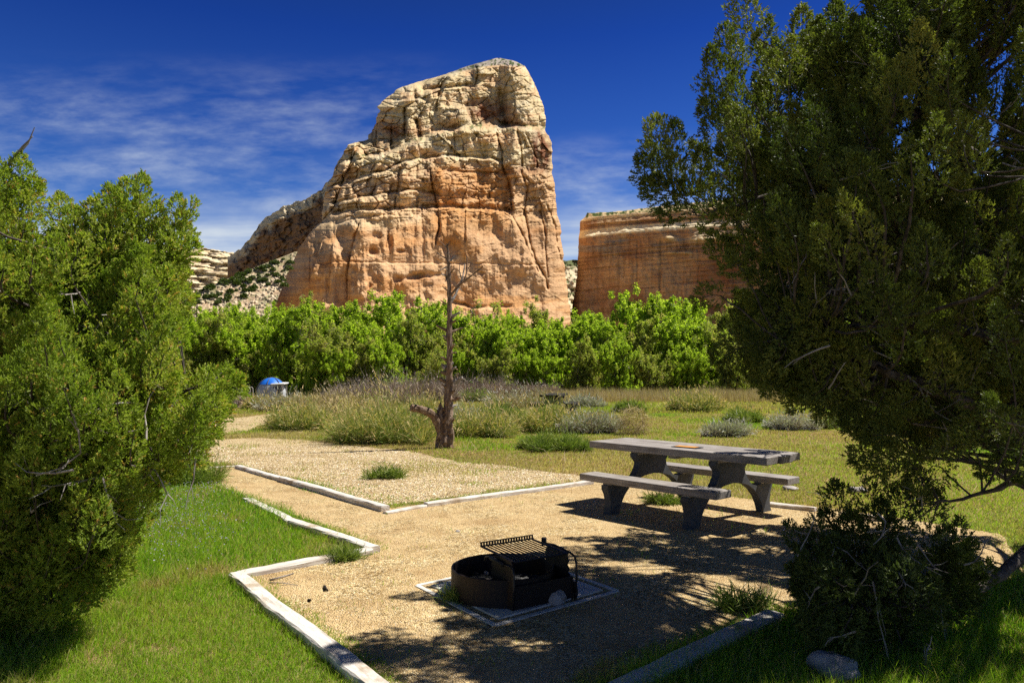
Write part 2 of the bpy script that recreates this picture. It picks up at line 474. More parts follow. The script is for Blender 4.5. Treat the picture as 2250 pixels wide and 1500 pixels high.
Lx = Lx + 5 * fbm(rows / 9, rows * 0, 3, 4) * sstep(150, 200, rows); Rx = Rx + 3 * fbm(rows / 10, rows * 0 + 4, 7, 4) * sstep(150, 200, rows)
px = Lx + (Rx - Lx) * uu; py = rows + 0 * uu + 1.5 * (vn(px / 5, rows / 60, 44) - .5)
S = .278
wob = fbm(px / 55, py / 55, 11, 4)
D = 450 + (px - 925) * S * .85 + (690 - py) * S * .36
Wd = (Rx - Lx)
el_ = (px - Lx); er_ = (Rx - px)
D += 26 * np.exp(-el_ / 22) + 22 * np.exp(-er_ / 9) + 9 * np.exp(-er_ / 30)
D += fbm(px / 130, py / 130, 21, 3) * 14 + 62 * (np.clip(905 - px, 0, None) / 300) ** 2
capl = np.interp(px, [960, 1000, 1060, 1100, 1150], [170, 163, 150, 146, 150])
D += np.clip(capl - py, 0, 40) * S * 3.2
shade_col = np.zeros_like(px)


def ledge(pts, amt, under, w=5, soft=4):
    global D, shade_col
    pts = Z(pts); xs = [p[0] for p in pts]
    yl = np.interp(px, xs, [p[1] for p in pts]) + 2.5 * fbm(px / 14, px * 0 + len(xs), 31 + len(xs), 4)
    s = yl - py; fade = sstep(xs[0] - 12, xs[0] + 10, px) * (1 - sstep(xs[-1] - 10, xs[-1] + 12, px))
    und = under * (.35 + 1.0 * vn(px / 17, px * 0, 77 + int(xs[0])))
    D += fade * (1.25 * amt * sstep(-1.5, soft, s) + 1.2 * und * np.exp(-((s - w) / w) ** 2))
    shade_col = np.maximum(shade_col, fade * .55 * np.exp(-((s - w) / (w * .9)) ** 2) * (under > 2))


def crack(pts, dep, w, step=0.0):
    global D, shade_col
    pts = Z(pts)
    d = pdist(px + 2.0 * fbm(px / 12, py / 12, 55, 3), py, pts)
    D += .62 * dep * np.exp(-(d / (1.15 * w)) ** 2) * (.4 + 1.2 * vn(px / 9, py / 9, 56))
    if step:
        ys = [p[1] for p in pts]; o = np.argsort(ys)
        xl = np.interp(py, np.array(ys)[o], np.array([p[0] for p in pts])[o])
        fy = sstep(min(ys) - 8, min(ys) + 8, py) * (1 - sstep(max(ys) - 8, max(ys) + 8, py))
        s = px - xl
        D += step * fy * np.where(s > 0, np.exp(-np.clip(s, 0, None) / 45), 0)


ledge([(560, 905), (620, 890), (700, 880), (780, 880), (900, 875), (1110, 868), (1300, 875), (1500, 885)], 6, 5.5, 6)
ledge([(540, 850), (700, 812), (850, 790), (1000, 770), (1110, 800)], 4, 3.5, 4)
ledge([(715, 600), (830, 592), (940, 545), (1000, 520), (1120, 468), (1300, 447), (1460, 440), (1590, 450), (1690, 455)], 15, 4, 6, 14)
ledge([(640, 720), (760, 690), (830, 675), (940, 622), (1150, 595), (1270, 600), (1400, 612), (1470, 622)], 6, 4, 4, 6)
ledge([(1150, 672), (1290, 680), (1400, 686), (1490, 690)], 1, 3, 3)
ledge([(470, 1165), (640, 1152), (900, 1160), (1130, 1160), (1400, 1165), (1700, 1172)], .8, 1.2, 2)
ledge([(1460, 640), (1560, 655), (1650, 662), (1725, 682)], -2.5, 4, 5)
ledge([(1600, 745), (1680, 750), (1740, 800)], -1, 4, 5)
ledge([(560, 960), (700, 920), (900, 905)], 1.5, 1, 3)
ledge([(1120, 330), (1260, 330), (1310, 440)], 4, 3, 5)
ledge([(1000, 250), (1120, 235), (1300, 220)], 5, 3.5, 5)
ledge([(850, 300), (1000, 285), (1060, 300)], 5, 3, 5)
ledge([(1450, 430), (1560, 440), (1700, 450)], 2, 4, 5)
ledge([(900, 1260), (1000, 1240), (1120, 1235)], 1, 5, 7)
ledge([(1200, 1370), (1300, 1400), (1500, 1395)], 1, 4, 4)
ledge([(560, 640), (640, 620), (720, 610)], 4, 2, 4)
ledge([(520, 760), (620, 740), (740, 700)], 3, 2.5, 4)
for pts, dp, w, st in [
    ([(1430, 470), (1460, 560), (1465, 650), (1495, 720), (1510, 800), (1512, 880)], 7, 2.3, -3),
    ([(1535, 440), (1560, 560), (1560, 680), (1590, 760), (1575, 880), (1590, 960), (1610, 1060), (1640, 1150), (1690, 1240), (1700, 1290)], 7, 2.4, 3),
    ([(1585, 470), (1640, 600), (1645, 645)], 5, 2, 3),
    ([(1660, 880), (1690, 1000), (1690, 1100), (1700, 1230)], 5, 1.8, 1.5),
    ([(1700, 850), (1740, 960), (1750, 1060), (1790, 1200), (1800, 1290)], 6, 2, 2),
    ([(1510, 900), (1565, 1000), (1600, 1080), (1650, 1200)], 4, 2, 1),
    ([(1115, 340), (1120, 290), (1140, 200), (1165, 175)], 9, 3.5, -4),
    ([(1330, 145), (1312, 215)], 9, 3.5, 3),
    ([(1450, 235), (1455, 330), (1480, 425)], 11, 6, 0),
    ([(1270, 310), (1300, 380), (1320, 430)], 7, 4, 0),
    ([(1080, 660), (1095, 760), (1120, 860), (1130, 960), (1108, 1050)], 5, 2.6, -4),
    ([(920, 655), (905, 770), (890, 865)], 6, 3, -3),
    ([(640, 1340), (640, 1200), (660, 1090), (700, 950)], 3.5, 4, -5),
    ([(500, 1040), (480, 1120), (440, 1230)], 2.5, 7, -7),
    ([(995, 245), (1000, 300), (945, 330), (943, 470)], 8, 3.5, -3),
    ([(1060, 300), (1010, 400), (1020, 480)], 6, 3, -3),
    ([(760, 1270), (745, 1310)], 6, 4, 0), ([(850, 990), (845, 1070)], 5, 3, -2),
    ([(1265, 880), (1262, 1040)], 2.5, 1.6, -1.5), ([(1165, 470), (1190, 540), (1160, 600)], 4, 2.2, 0),
    ([(800, 420), (790, 520), (808, 590)], 5, 3, -3), ([(870, 420), (865, 560)], 3, 2, 2),
    ([(690, 520), (660, 600), (600, 740), (560, 860), (500, 930)], 7, 4, 5), ([(760, 540), (700, 640)], 4, 3, 0),
    ([(1200, 460), (1215, 600)], 2.5, 1.6, 0), ([(1300, 440), (1340, 520), (1360, 590)], 2.5, 1.6, 0),
    ([(1640, 230), (1620, 330), (1660, 400)], 4, 3, 2), ([(1010, 620), (1000, 700), (1060, 720)], 4, 2.6, 0),
    ([(800, 690), (780, 790)], 4, 2.5, -2), ([(700, 760), (690, 860)], 3.5, 2.2, -2), ([(640, 800), (610, 880)], 3, 2.2, 0),
    ([(1380, 620), (1400, 680)], 3, 2, 0), ([(560, 1060), (540, 1300)], 1.5, 6, -2), ([(1500, 100), (1540, 200), (1500, 300)], 3, 4, 0)]:
    crack(pts, dp, w, st)
for cx, cy, rx, ry, dp in [(770, 1095, 22, 20, 5), (860, 1045, 18, 40, 5), (918, 1095, 22, 12, 5), (790, 1010, 30, 22, 3.5), (1370, 330, 85, 85, 7), (900, 440, 60, 60, 4), (1670, 560, 55, 105, 3),
                           (1230, 960, 70, 90, -5), (1350, 1210, 16, 10, 3), (1040, 1255, 90, 50, 3.5), (700, 560, 45, 30, -6), (1420, 800, 60, 16, 3), (1300, 630, 120, 30, -4), (1240, 380, 60, 60, -8),
                           (980, 450, 30, 60, -4), (1550, 330, 70, 90, -7), (430, 1180, 60, 160, -5), (560, 1150, 50, 170, -3), (1000, 540, 130, 30, -3), (1290, 280, 150, 40, -2), (1200, 170, 60, 40, -4), (760, 830, 70, 25, -3)]:
    (sx, sy), = Z([(cx, cy)]); e = ((px - sx) / (rx / 2.419)) ** 2 + ((py - sy) / (ry / 2.419)) ** 2
    D += dp * np.exp(-e ** 1.3)
lower = sstep(450, 500, py - 0.02 * (px - 900))
e1, id1 = cells(px / 34 + .3 * wob, (py + .12 * px) / 17 + .3 * wob, 61)
e2, id2 = cells(px / 15 + .4 * wob, (py + .1 * px) / 8, 67)
e3, id3 = cells(px / 70, (py + .05 * px) / 50, 71)
up = 1 - lower
lsh = 1 + 1.3 * (1 - sstep(760, 930, px))
D += up * lsh * ((id1 - .5) * 3.2 + 1.6 * np.exp(-(e1 / .09) ** 2) + (id2 - .5) * .45 + .2 * np.exp(-(e2 / .12) ** 2))
D += (id3 - .5) * 6 * (up * .85 + .15) + lower * ((id1 - .5) * .4 + (id2 - .5) * .15)
bed = fbm(px / 90, (py + .10 * px) / 4.2, 81, 4)
D += bed * (.8 * up + .25) + fbm(px / 34, py / 36, 83, 5) * (6.0 * up + 4.5) + fbm(px / 7, py / 7, 85, 4) * (.5 * up + .35)
D += lower * (fbm(px / 9, py / 90, 87, 3) * 1.3 + np.abs(fbm(px / 40, py / 120, 88, 3)) * -4)
# colours of the rock, with some shade painted into the undercuts
pyw = py + 9 * fbm(px / 40, py / 20, 91, 4)
T = (pyw - 100) * 2.419; X = (px - 500) * 2.419
t_or = np.clip(sstep(585, 680, T) * (1 - sstep(900, 1050, T)) * sstep(1000, 1150, X + 60 * wob) * (1 - .65 * sstep(1480, 1540, X)), 0, 1)
low_tan = sstep(905, 1000, T)
t_mid = sstep(600, 760, T) * .55
col = lerp3(np.broadcast_to(CREAM, px.shape + (3,)), PALE, sstep(0, .5, fbm(px / 20, py / 9, 93, 4)) * .8)
col = lerp3(col, TAN, np.clip(np.maximum(low_tan, t_mid) + .25 * fbm(px / 60, py / 12, 94, 3), 0, 1))
col = lerp3(col, ORANGE, np.clip(t_or * (.95 + .5 * fbm(px / 25, py / 14, 95, 4)), 0, 1))
lo_or = low_tan * sstep(.0, .5, fbm(px / 70, py / 22, 96, 4) + .35 * np.exp(-((X - 900) / 300) ** 2 - ((T - 1080) / 90) ** 2) + .5 * np.exp(-((X - 1190) / 90) ** 2 - ((T - 1010) / 70) ** 2))
col = lerp3(col, ORANGE * 1.05, lo_or * .75)
col = lerp3(col, TAN, np.clip(sstep(-.05, .4, fbm(px / 45, py / 16, 190, 4)) * .7 * up, 0, 1))
for cx, cy, rx, ry, k in [(1380, 350, 85, 75, 1), (1300, 340, 40, 60, .6), (1500, 380, 50, 70, .8), (1662, 560, 62, 115, 1.2), (900, 455, 60, 40, .7), (830, 480, 90, 90, .5), (1560, 660, 130, 22, .6), (1570, 420, 60, 30, .7),
                          (1020, 430, 25, 60, .6), (1640, 980, 50, 60, .3), (1180, 1030, 90, 35, .35), (930, 1080, 160, 25, .25), (1210, 130, 40, 20, .2), (280, 1330, 50, 60, .6), (1040, 680, 60, 60, .4), (1040, 1250, 100, 45, .3)]:
    e = ((X - cx) / rx) ** 2 + ((T - cy) / ry) ** 2
    col = lerp3(col, RED, np.clip(k * np.exp(-e ** 2) * (.75 + .8 * fbm(px / 8, py / 14, 97, 4)), 0, .95))
streak = sstep(.1, .6, fbm(px / 3.2, py / 45, 98, 4) + .25 * fbm(px / 30, py / 20, 99, 3))
col = lerp3(col, VARN, streak * .42 * (.5 + .5 * up))
col = lerp3(col, GREY * .8, np.clip(shade_col + .0, 0, 1) * .45 * sstep(-.1, .3, fbm(px / 10, py / 5, 101, 3)))  # painted shade: greys the undercut recesses along the ledges
capm = sstep(0, 6, capl - py)
col = lerp3(col, lerp3(np.broadcast_to(GREY * 1.3, px.shape + (3,)), VEG, sstep(.05, .25, fbm(px / 4, py / 3, 102, 3))), capm)
ter = np.exp(-((T - np.interp(X, [715, 1000, 1300, 1690], [575, 500, 430, 435])) / 12) ** 2)
col = lerp3(col, VEG * 1.3, ter * sstep(.05, .3, fbm(px / 6, py / 4, 103, 3)) * .8)
D += capm * fbm(px / 4, py / 3, 104, 3) * 3
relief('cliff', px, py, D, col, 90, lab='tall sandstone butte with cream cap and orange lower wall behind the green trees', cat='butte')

# --- the lower ridge running off its left side
nx2, ny2 = 260, 240
uu = np.linspace(0, 1, nx2)[None, :]; vv = np.linspace(0, 1, ny2)[:, None]
rx_ = 500 + uu * 240
top = np.interp(rx_, [500, 508, 528, 545, 567, 575, 598, 607, 620, 660, 690, 715, 740], [563, 559, 545, 530, 497, 485, 470, 463, 452, 440, 425, 410, 380]) + 7 * fbm(rx_ / 10, rx_ * 0, 5, 4)
px = rx_ + 0 * vv; py = top + (700 - top) * vv
D = 600 - (px - 500) * .55 + (700 - py) * S * .14 + 30 * np.exp(-(px - 500) / 14)
D += fbm(px / 30, py / 40, 6, 4) * 16 + fbm(px / 9, py / 8, 8, 4) * 3.5
for k_ in (455, 480, 505, 530): D += 4 * sstep(-2, 3, (k_ - .32 * (px - 620) * 0 - .45 * (715 - px) * -1 * .5 + 4 * fbm(px / 12, px * 0, k_, 3)) - py)
e1, id1 = cells(px / 16, (py + .4 * px) / 10, 9); D += id1 * 5 + 1.5 * np.exp(-(e1 / .1) ** 2)
e1, id1 = cells(px / 6, (py + .4 * px) / 5, 10); D += id1 * .9
tt = (py - top); D += 10 * (1 - sstep(0, 60, tt)) * .6 + 9 * (1 - sstep(0, 22, tt))
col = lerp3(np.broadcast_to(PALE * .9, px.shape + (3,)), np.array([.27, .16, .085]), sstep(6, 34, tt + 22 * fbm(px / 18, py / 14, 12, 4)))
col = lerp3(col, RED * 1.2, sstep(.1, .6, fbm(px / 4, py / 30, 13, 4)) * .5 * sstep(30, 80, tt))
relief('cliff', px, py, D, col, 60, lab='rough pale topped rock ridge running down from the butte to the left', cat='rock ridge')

# --- far mesa on the left
nx2, ny2 = 420, 160
uu = np.linspace(0, 1, nx2)[None, :]; vv = np.linspace(0, 1, ny2)[:, None]
rx_ = -500 + uu * 1060
top = np.interp(rx_, [-500, -100, 0, 85, 110, 125, 150, 165, 185, 250, 330, 400, 430, 450, 480, 510, 530, 560], [545, 560, 575, 540, 510, 495, 490, 520, 552, 556, 550, 556, 552, 546, 549, 554, 566, 590]) + 3 * fbm(rx_ / 9, rx_ * 0, 15, 4)
px = rx_ + 0 * vv; py = top + (745 - top) * vv
D = 900 + (px - 300) * .22 + (745 - py) * .9 + 0 * py
lay = (py - .06 * px + 5 * fbm(px / 60, px * 0, 16, 3)) / 13
saw = lay - np.floor(lay); D += (1 - saw) * 9 + fbm(px / 25, py / 8, 17, 5) * 22 + fbm(px / 80, py / 60, 18, 3) * 30
col = lerp3(np.broadcast_to(PALE, px.shape + (3,)), CREAM, sstep(-.2, .4, fbm(px / 30, py / 6, 19, 4)))
col = lerp3(col, VARN * 1.5, np.exp(-((saw - .5) / .16) ** 2) * sstep(-.1, .3, fbm(px / 18, py / 5, 20, 4)) * .8)
relief('cliff', px, py, D, col, 80, lab='distant low mesa of layered cream rock seen past the left juniper', cat='mesa')

# --- the shaded cliff on the right
nx2, ny2 = 640, 330
uu = np.linspace(0, 1, nx2)[None, :] ** 1.35; vv = np.linspace(0, 1, ny2)[:, None]
rx_ = 1290 + uu * 1500
top = np.interp(rx_, [1290, 1340, 1400, 1430, 1600, 2000, 2790], [468, 466, 460, 455, 438, 420, 400]) + 1.6 * fbm(rx_ / 7, rx_ * 0, 24, 4)
py = top + (740 - top) * vv
lft = np.interp(py, [455, 468, 476, 486, 500, 530, 600, 650, 690, 740], [1291, 1290, 1287, 1275, 1274, 1271, 1268, 1262, 1255, 1250]) + 1.6 * fbm(py / 8, py * 0, 25, 3)
px = lft + (2790 - lft) * uu
dip = -.11 * (px - 1275) * np.exp(-(px - 1275) / 900)
g = py - dip                                     # strata coordinate, levels read at the left edge
D = 620 - (px - 1275) * .16 + (740 - py) * .32 * .05
back = lambda a, b, k: np.clip(b - g, 0, b - a) * k                # slopes that lie back between levels a..b
D += back(450, 482, 1.1) + back(486, 497, .35) + back(509, 520, .62) + 26 * np.exp(-(px - lft) / 6)
D += 3.5 * np.exp(-((g - 500) / 3) ** 2) + 3 * np.exp(-((g - 486.5) / 2) ** 2)
for gy, am in ((560, 2.0), (568, 2.5), (595, 1.0), (640, 1.5)): D += am * np.exp(-((g - gy) / 2.2) ** 2)
D += fbm(px / 60, py / 60, 26, 4) * 6 + fbm(px / 8, py / 6, 27, 4) * 1.2 + fbm(px / 5, py / 70, 28, 3) * .3 + fbm(px / 90, g / 3.0, 128, 3) * 1.6
for cx in (1400, 1452, 1534, 1610): D += 1.5 * np.exp(-((px - cx - 3 * fbm(py / 30, py * 0, int(cx), 3)) / 1.8) ** 2) * sstep(530, 550, g)
bumpm = (np.exp(-((px - 1475) / 14) ** 2 - ((py - 555) / 3.5) ** 2) + np.exp(-((px - 1507) / 12) ** 2 - ((py - 555) / 3.5) ** 2) + np.exp(-((px - 1470) / 16) ** 2 - ((py - 523) / 6) ** 2)
         + sstep(1500, 1530, px) * (1 - sstep(1700, 1730, px)) * np.exp(-((g - 545) / 9) ** 2))
D -= bumpm * 8 * (0.6 + .4 * vn(px / 5, py / 4, 29))
col = lerp3(np.broadcast_to(np.array([.56, .37, .20]), px.shape + (3,)), np.array([.44, .25, .13]), sstep(-.1, .5, fbm(px / 50, py / 40, 34, 4)))
col = lerp3(col, np.array([.30, .27, .24]), np.exp(-((g - 545) / 16) ** 2) * sstep(-.25, .2, fbm(px / 50, py / 8, 35, 4)) * .85)
col = lerp3(col, VARN, sstep(.0, .55, fbm(px / 3.6, py / 50, 36, 4) + .35 * np.exp(-((g - 572) / 16) ** 2)) * .34)
col = lerp3(col, VARN * 1.6, sstep(.15, .5, fbm(px / 110, g / 2.6, 129, 4)) * .55)
col = lerp3(col, VARN * .8, np.clip(sstep(650, 690, g) * .6 * sstep(-.2, .3, fbm(px / 25, py / 20, 37, 3)), 0, 1))
col = lerp3(col, PALE * 1.05, np.clip(sstep(505, 509, g) * (1 - sstep(520, 526, g)) + sstep(481, 483, g) * (1 - sstep(486, 488, g)), 0, 1))
col = lerp3(col, RED * .8, .8 * np.exp(-((px - 1600) / 70) ** 2 - ((g - 620) / 60) ** 2))
vegm = (1 - sstep(478, 482, g))
col = lerp3(col, lerp3(np.broadcast_to(CREAM * .8, px.shape + (3,)), VEG, sstep(-.1, .12, fbm(px / 5, py / 3, 38, 3))), vegm)
col = lerp3(col, CREAM * 1.1, np.clip(bumpm, 0, 1) * .9)
relief('cliff', px, py, D, col, 120, lab='long shaded cliff with pale banded rim right of the gap', cat='cliff')

# --- far slope in the gap between the butte and the cliff
uu = np.linspace(0, 1, 90)[None, :]; vv = np.linspace(0, 1, 90)[:, None]
px = 1200 + uu * 120 + 0 * vv; top = 571 + 3 * fbm(px / 14, px * 0, 41, 3); py = top + (740 - top) * vv
D = 860 + (740 - py) * .9 + fbm(px / 12, py / 9, 42, 4) * 14
col = lerp3(np.broadcast_to(PALE, px.shape + (3,)), VEG * 1.2, np.clip(1 - sstep(583, 589, py) + sstep(.15, .3, fbm(px / 6, py / 5, 43, 3)), 0, 1) * .9)
relief('cliff', px, py, D, col, 60, lab='far cream slope with green top in the gap beside the butte', cat='slope')

# --- talus slope under the ridge
uu = np.linspace(0, 1, 260)[None, :]; vv = np.linspace(0, 1, 150)[:, None]
px = 330 + uu * 345 + 0 * vv
TT = lambda q: np.interp(q, [330, 430, 480, 520, 580, 640, 655, 675], [690, 640, 620, 604, 580, 558, 552, 556])
py = TT(px) + (760 - TT(px)) * vv; px = 330 + uu * (np.interp(py, [550, 600, 666, 760], [657, 630, 603, 585]) - 330)
top = np.interp(px, [330, 430, 480, 520, 580, 640, 655, 675], [690, 640, 620, 604, 580, 558, 552, 556]); py = top + (760 - top) * vv
TD = lambda qx, qy: 300 + (760 - qy) * .40 + 2.0 * fbm(qx / 20, qy / 12, 46, 3)
e1, id1 = cells(px / 6, py / 4.5, 47)
D = TD(px, py) - 1.6 * sstep(.5, .8, id1) * sstep(.05, .5, e1) + fbm(px / 3, py / 3, 48, 2) * .5
col = lerp3(np.broadcast_to(np.array([.52, .38, .24]), px.shape + (3,)), np.array([.66, .54, .37]), sstep(.45, .7, id1))
col = lerp3(col, VEG * 1.4, sstep(.0, .35, fbm(px / 7, py / 5, 49, 4) + .5 * (1 - sstep(0, 30, py - top))) * .55)
relief('hill', px, py, D, col, 40, lab='rubble slope of pale boulders and scrub below the ridge', cat='slope')

# ------------------------------------------------------------------ ground
pad_px = [(520, 1262), (690, 1236), (830, 1205), (690, 1148), (545, 1095), (470, 1065), (380, 1062), (380, 1030), (442, 1025), (520, 1023), (620, 1052), (700, 1080), (850, 1118), (935, 1108), (1120, 1085), (1300, 1058), (1500, 1078),
          (1690, 1103), (1920, 1130), (2200, 1175), (2260, 1260), (2050, 1330), (1710, 1345), (1500, 1425), (1310, 1510), (1200, 1640), (960, 1640), (855, 1508), (760, 1430), (640, 1345)]
spur_px = [(300, 1020), (400, 1020), (520, 1020), (622, 1047), (720, 1076), (850, 1112), (935, 1100), (1120, 1078), (1298, 1056), (1275, 1044), (1190, 1036), (1100, 1022), (1010, 1016), (940, 1000), (870, 988), (760, 978), (660, 966), (560, 962), (470, 966), (380, 974), (280, 990)]
road_px = [(200, 932), (330, 926), (480, 921), (575, 912), (640, 905), (720, 899), (740, 903), (640, 915), (575, 935), (555, 945), (480, 956), (330, 962), (200, 966)]


def gpoly(pp, ragged=.0, seed=0, step=7):
    out = []
    for (a, b) in zip(pp, pp[1:] + pp[:1]):
        k = max(int(math.hypot(b[0] - a[0], b[1] - a[1]) / step), 1)
        for i in range(k):
            t = i / k; out.append((a[0] + (b[0] - a[0]) * t, a[1] + (b[1] - a[1]) * t))
    g = gp([p[0] for p in out], [p[1] for p in out])
    if ragged:
        d = np.roll(g, -1, 0) - np.roll(g, 1, 0); nrm = np.stack([d[:, 1], -d[:, 0]], 1); nrm /= np.linalg.norm(nrm, axis=1)[:, None] + 1e-9
        g[:, :2] += nrm * (ragged * np.random.default_rng(seed).normal(size=len(g)))[:, None]
    return g


def sheet(name, g, z, mat):
    g = g.copy(); g[:, 2] = z
    me = bpy.data.meshes.new(name); me.from_pydata(g.tolist(), [], [tuple(range(len(g)))]); me.update()
    return tag(link(name, me, M[mat]), kind='structure')


me = bpy.data.meshes.new('ground')
me.from_pydata([(-2500, -60, 0), (2500, -60, 0), (2500, 2500, 0), (-2500, 2500, 0)], [], [(0, 1, 2, 3)])
tag(link('ground', me, M['meadow']), kind='structure')
g_pad = gpoly(pad_px, .012, 1); g_spur = gpoly(spur_px, .04, 2); g_road = gpoly(road_px, .12, 3)
sheet('driveway', g_road, .006, 'gravel2'); sheet('driveway', g_spur, .005, 'gravel2'); sheet('gravel_pad', g_pad, .010, 'gravel')
XY = lambda g: [tuple(p[:2]) for p in g[::3]]
PADW, SPURW, ROADW = XY(g_pad), XY(g_spur), XY(g_road)

# ------------------------------------------------------------------ white timbers
rng = np.random.default_rng(7)


def timber(name, a, b, w, h, lab, cat='timber', mat='timber', group='white timbers edging the gravel'):
    w *= .86; h *= .72; A = gp(*a, h); B = gp(*b, h); d = B - A; L = float(np.hypot(d[0], d[1])); ang = math.atan2(d[1], d[0])
    k = max(int(L / .12), 3); V = []; F_ = []
    xs = np.linspace(0, L, k + 1)
    sag = fbm(xs * .7 + A[0] * 3, xs * 0, 5, 3) * .022
    r = min(.011, h * .2); sec = [(-w / 2, 0), (-w / 2, h - r), (-w / 2 + r, h), (0, h + .002), (w / 2 - r, h), (w / 2, h - r), (w / 2, 0)]
    for i, x in enumerate(xs):
        for (yy_, zz_) in sec:
            V.append((x + (rng.normal() * .0015), yy_ + sag[i] + rng.normal() * .0022, zz_ - .03 + (.03 if zz_ > 0 else 0) + (rng.normal() * .002 + sag[i] * .25 if zz_ > 0 else 0)))
    s = len(sec)
    for i in range(k):
        for j in range(s - 1): F_.append((i * s + j, i * s + j + 1, (i + 1) * s + j + 1, (i + 1) * s + j))
    F_.append(tuple(range(s))[::-1]); F_.append(tuple(k * s + j for j in range(s)))
    me = bpy.data.meshes.new(name); me.from_pydata(V, [], F_); me.update()
    o = link(name, me, M[mat], None, (A[0], A[1], 0)); o.rotation_euler = (0, 0, ang)
    return tag(o, lab, cat, group)


timber('edging_timber', (440, 1026), (521, 1022), .12, .05, 'far left white timber half hidden behind the left juniper at the end of the path')
timber('edging_timber', (523, 1021), (622, 1049), .13, .09, 'white timber along the far side of the path, first from its far end')
timber('edging_timber', (620, 1047), (848, 1110), .14, .11, 'long white timber along the far side of the path ending in a squared block end')
timber('edging_timber', (846, 1124), (935, 1109), .12, .045, 'short low white timber lying between two longer ones in front of the parking gravel')
timber('edging_timber', (935, 1103), (1300, 1055), .13, .085, 'long white timber reaching to the left end of the picnic bench')
timber('edging_timber', (541, 1093), (642, 1141), .14, .07, 'white timber beside the tall left grass, upper piece of the sloping pair')
timber('edging_timber', (642, 1141), (826, 1199), .14, .10, 'white timber beside the left grass running down to the pointed corner')
timber('edging_timber', (812, 1203), (524, 1256), .13, .08, 'white timber half sunk in grass running from the pointed corner back to the left')
timber('edging_timber', (518, 1256), (1010, 1632), .145, .10, 'wide bright white timber in the left foreground running off the bottom edge')
timber('edging_timber', (1700, 1342), (1240, 1560), .17, .10, 'weathered shade dappled white timber in the right foreground')
timber('edging_timber', (1692, 1103), (1792, 1114), .12, .08, 'thin grey timber behind the right foot of the picnic table')
timber('edging_timber', (1850, 1126), (1960, 1138), .12, .08, 'pale timber glimpsed behind the small juniper sprigs on the right')

# ------------------------------------------------------------------ picnic table
TC, TA = (2.149, 9.054), -0.845


def poly_arch(cx, r0, z0, rz, k=9):
    return [(cx + r0 * math.cos(t), z0 + rz * math.sin(t)) for t in np.linspace(0, math.pi, k)]


def make_table(loc, rz, lab, wood='wood'):
    t = empty('picnic_table', (loc[0], loc[1], 0), rz); tag(t, lab, 'picnic table')
    L, Wt, ht, ob, Lb, bd, hb = 2.53, .79, .808, .745, 1.95, .29, .46
    top = MB(); r = random.Random(3)
    for j in range(3):
        w = Wt / 3
        y = -Wt / 2 + (j + .5) * w; dl = [.0, .03, -.02][j]
        for_ = [(-L / 2, y - w / 2 + .006), (L / 2 + dl, y - w / 2 + .006), (L / 2 + dl, y + w / 2 - .006), (-L / 2, y + w / 2 - .006)]
        top.prism(for_, (0, 0, ht - .0425), (1, 0, 0), (0, 1, 0), (0, 0, 1), .085)
    for x in (-.57, .57, 0): top.box((x, 0, ht - .085 - .02), (.12, Wt - .16, .04))
    top.build('tabletop', M[wood], t, bevel=.008)
    for s in (-1, 1):
        b = MB(); b.box((0, s * ob, hb - .04), (Lb, bd, .08)); b.box((-.57, s * ob, hb - .09), (.1, bd - .06, .025)); b.box((.57, s * ob, hb - .09), (.1, bd - .06, .025))
        b.build('bench', M[wood], t, bevel=.008)
    half = [(0, .70), (.34, .70), (.34, .655), (.265, .585), (.275, .53), (.33, .455), (.42, .375), (.54, .345), (.60, .365), (.60, hb - .10), (.885, hb - .10), (.885, .31), (.845, .24), (.825, .15), (.835, .06), (.865, 0), (.68, 0),
            (.63, .12), (.56, .22), (.46, .31), (.34, .375), (.18, .415), (0, .43)]
    full = half + [(-a, b) for a, b in half[::-1] if a > 0]
    for s in (-1, 1):
        m_ = MB(); m_.prism(full, (s * .57, 0, 0), (0, 1, 0), (0, 0, 1), (1, 0, 0), .10)
        m_.build('trestle', M['concrete'], t, bevel=.007)
    return t


make_table(TC, TA, 'grey wooden picnic table with two benches on curved concrete trestles, on the gravel')
far = gp(1218, 905)
make_table((1.72, 30.0), math.radians(78), 'small dark picnic table seen end on among grey shrubs in the far meadow', 'darkbrown')  # planks coloured near black to stand in for the table's dark silhouette
# card lying on the table
g0 = gp(1510, 982, .812)
m_ = MB(); m_.box((0, 0, .004), (.34, .17, .008)); card = m_.build('reservation_card', M['black'], None, loc=(float(g0[0]), float(g0[1]), .809)); card.rotation_euler = (0, 0, TA + .08)
tag(card, 'flat orange card in a black holder lying on the tabletop', 'card')
m_ = MB(); m_.box((-.01, .005, .0095), (.27, .12, .003)); m_.build('card_face', M['orange'], card)

# ------------------------------------------------------------------ fire pad and fire ring
pl, pf, pr = gp(917, 1286, .012), gp(1088, 1373, .012), gp(1356, 1298, .012); pb = pl + pr - pf
pad = empty('fire_pad', tuple(pl)); tag(pad, 'pale weathered square slab with board border under the fire ring', 'slab')
cen = (pl + pr) / 2


def quad_strip(mb, a, b, w, h0, h1):
    d = (b - a); L = np.linalg.norm(d); d = d / L; nrm = np.array([-d[1], d[0], 0])
    mb.prism([(0, -w / 2), (L, -w / 2), (L, w / 2), (0, w / 2)], a + np.array([0, 0, (h0 + h1) / 2 - a[2]]), d, nrm, (0, 0, 1), h1 - h0)


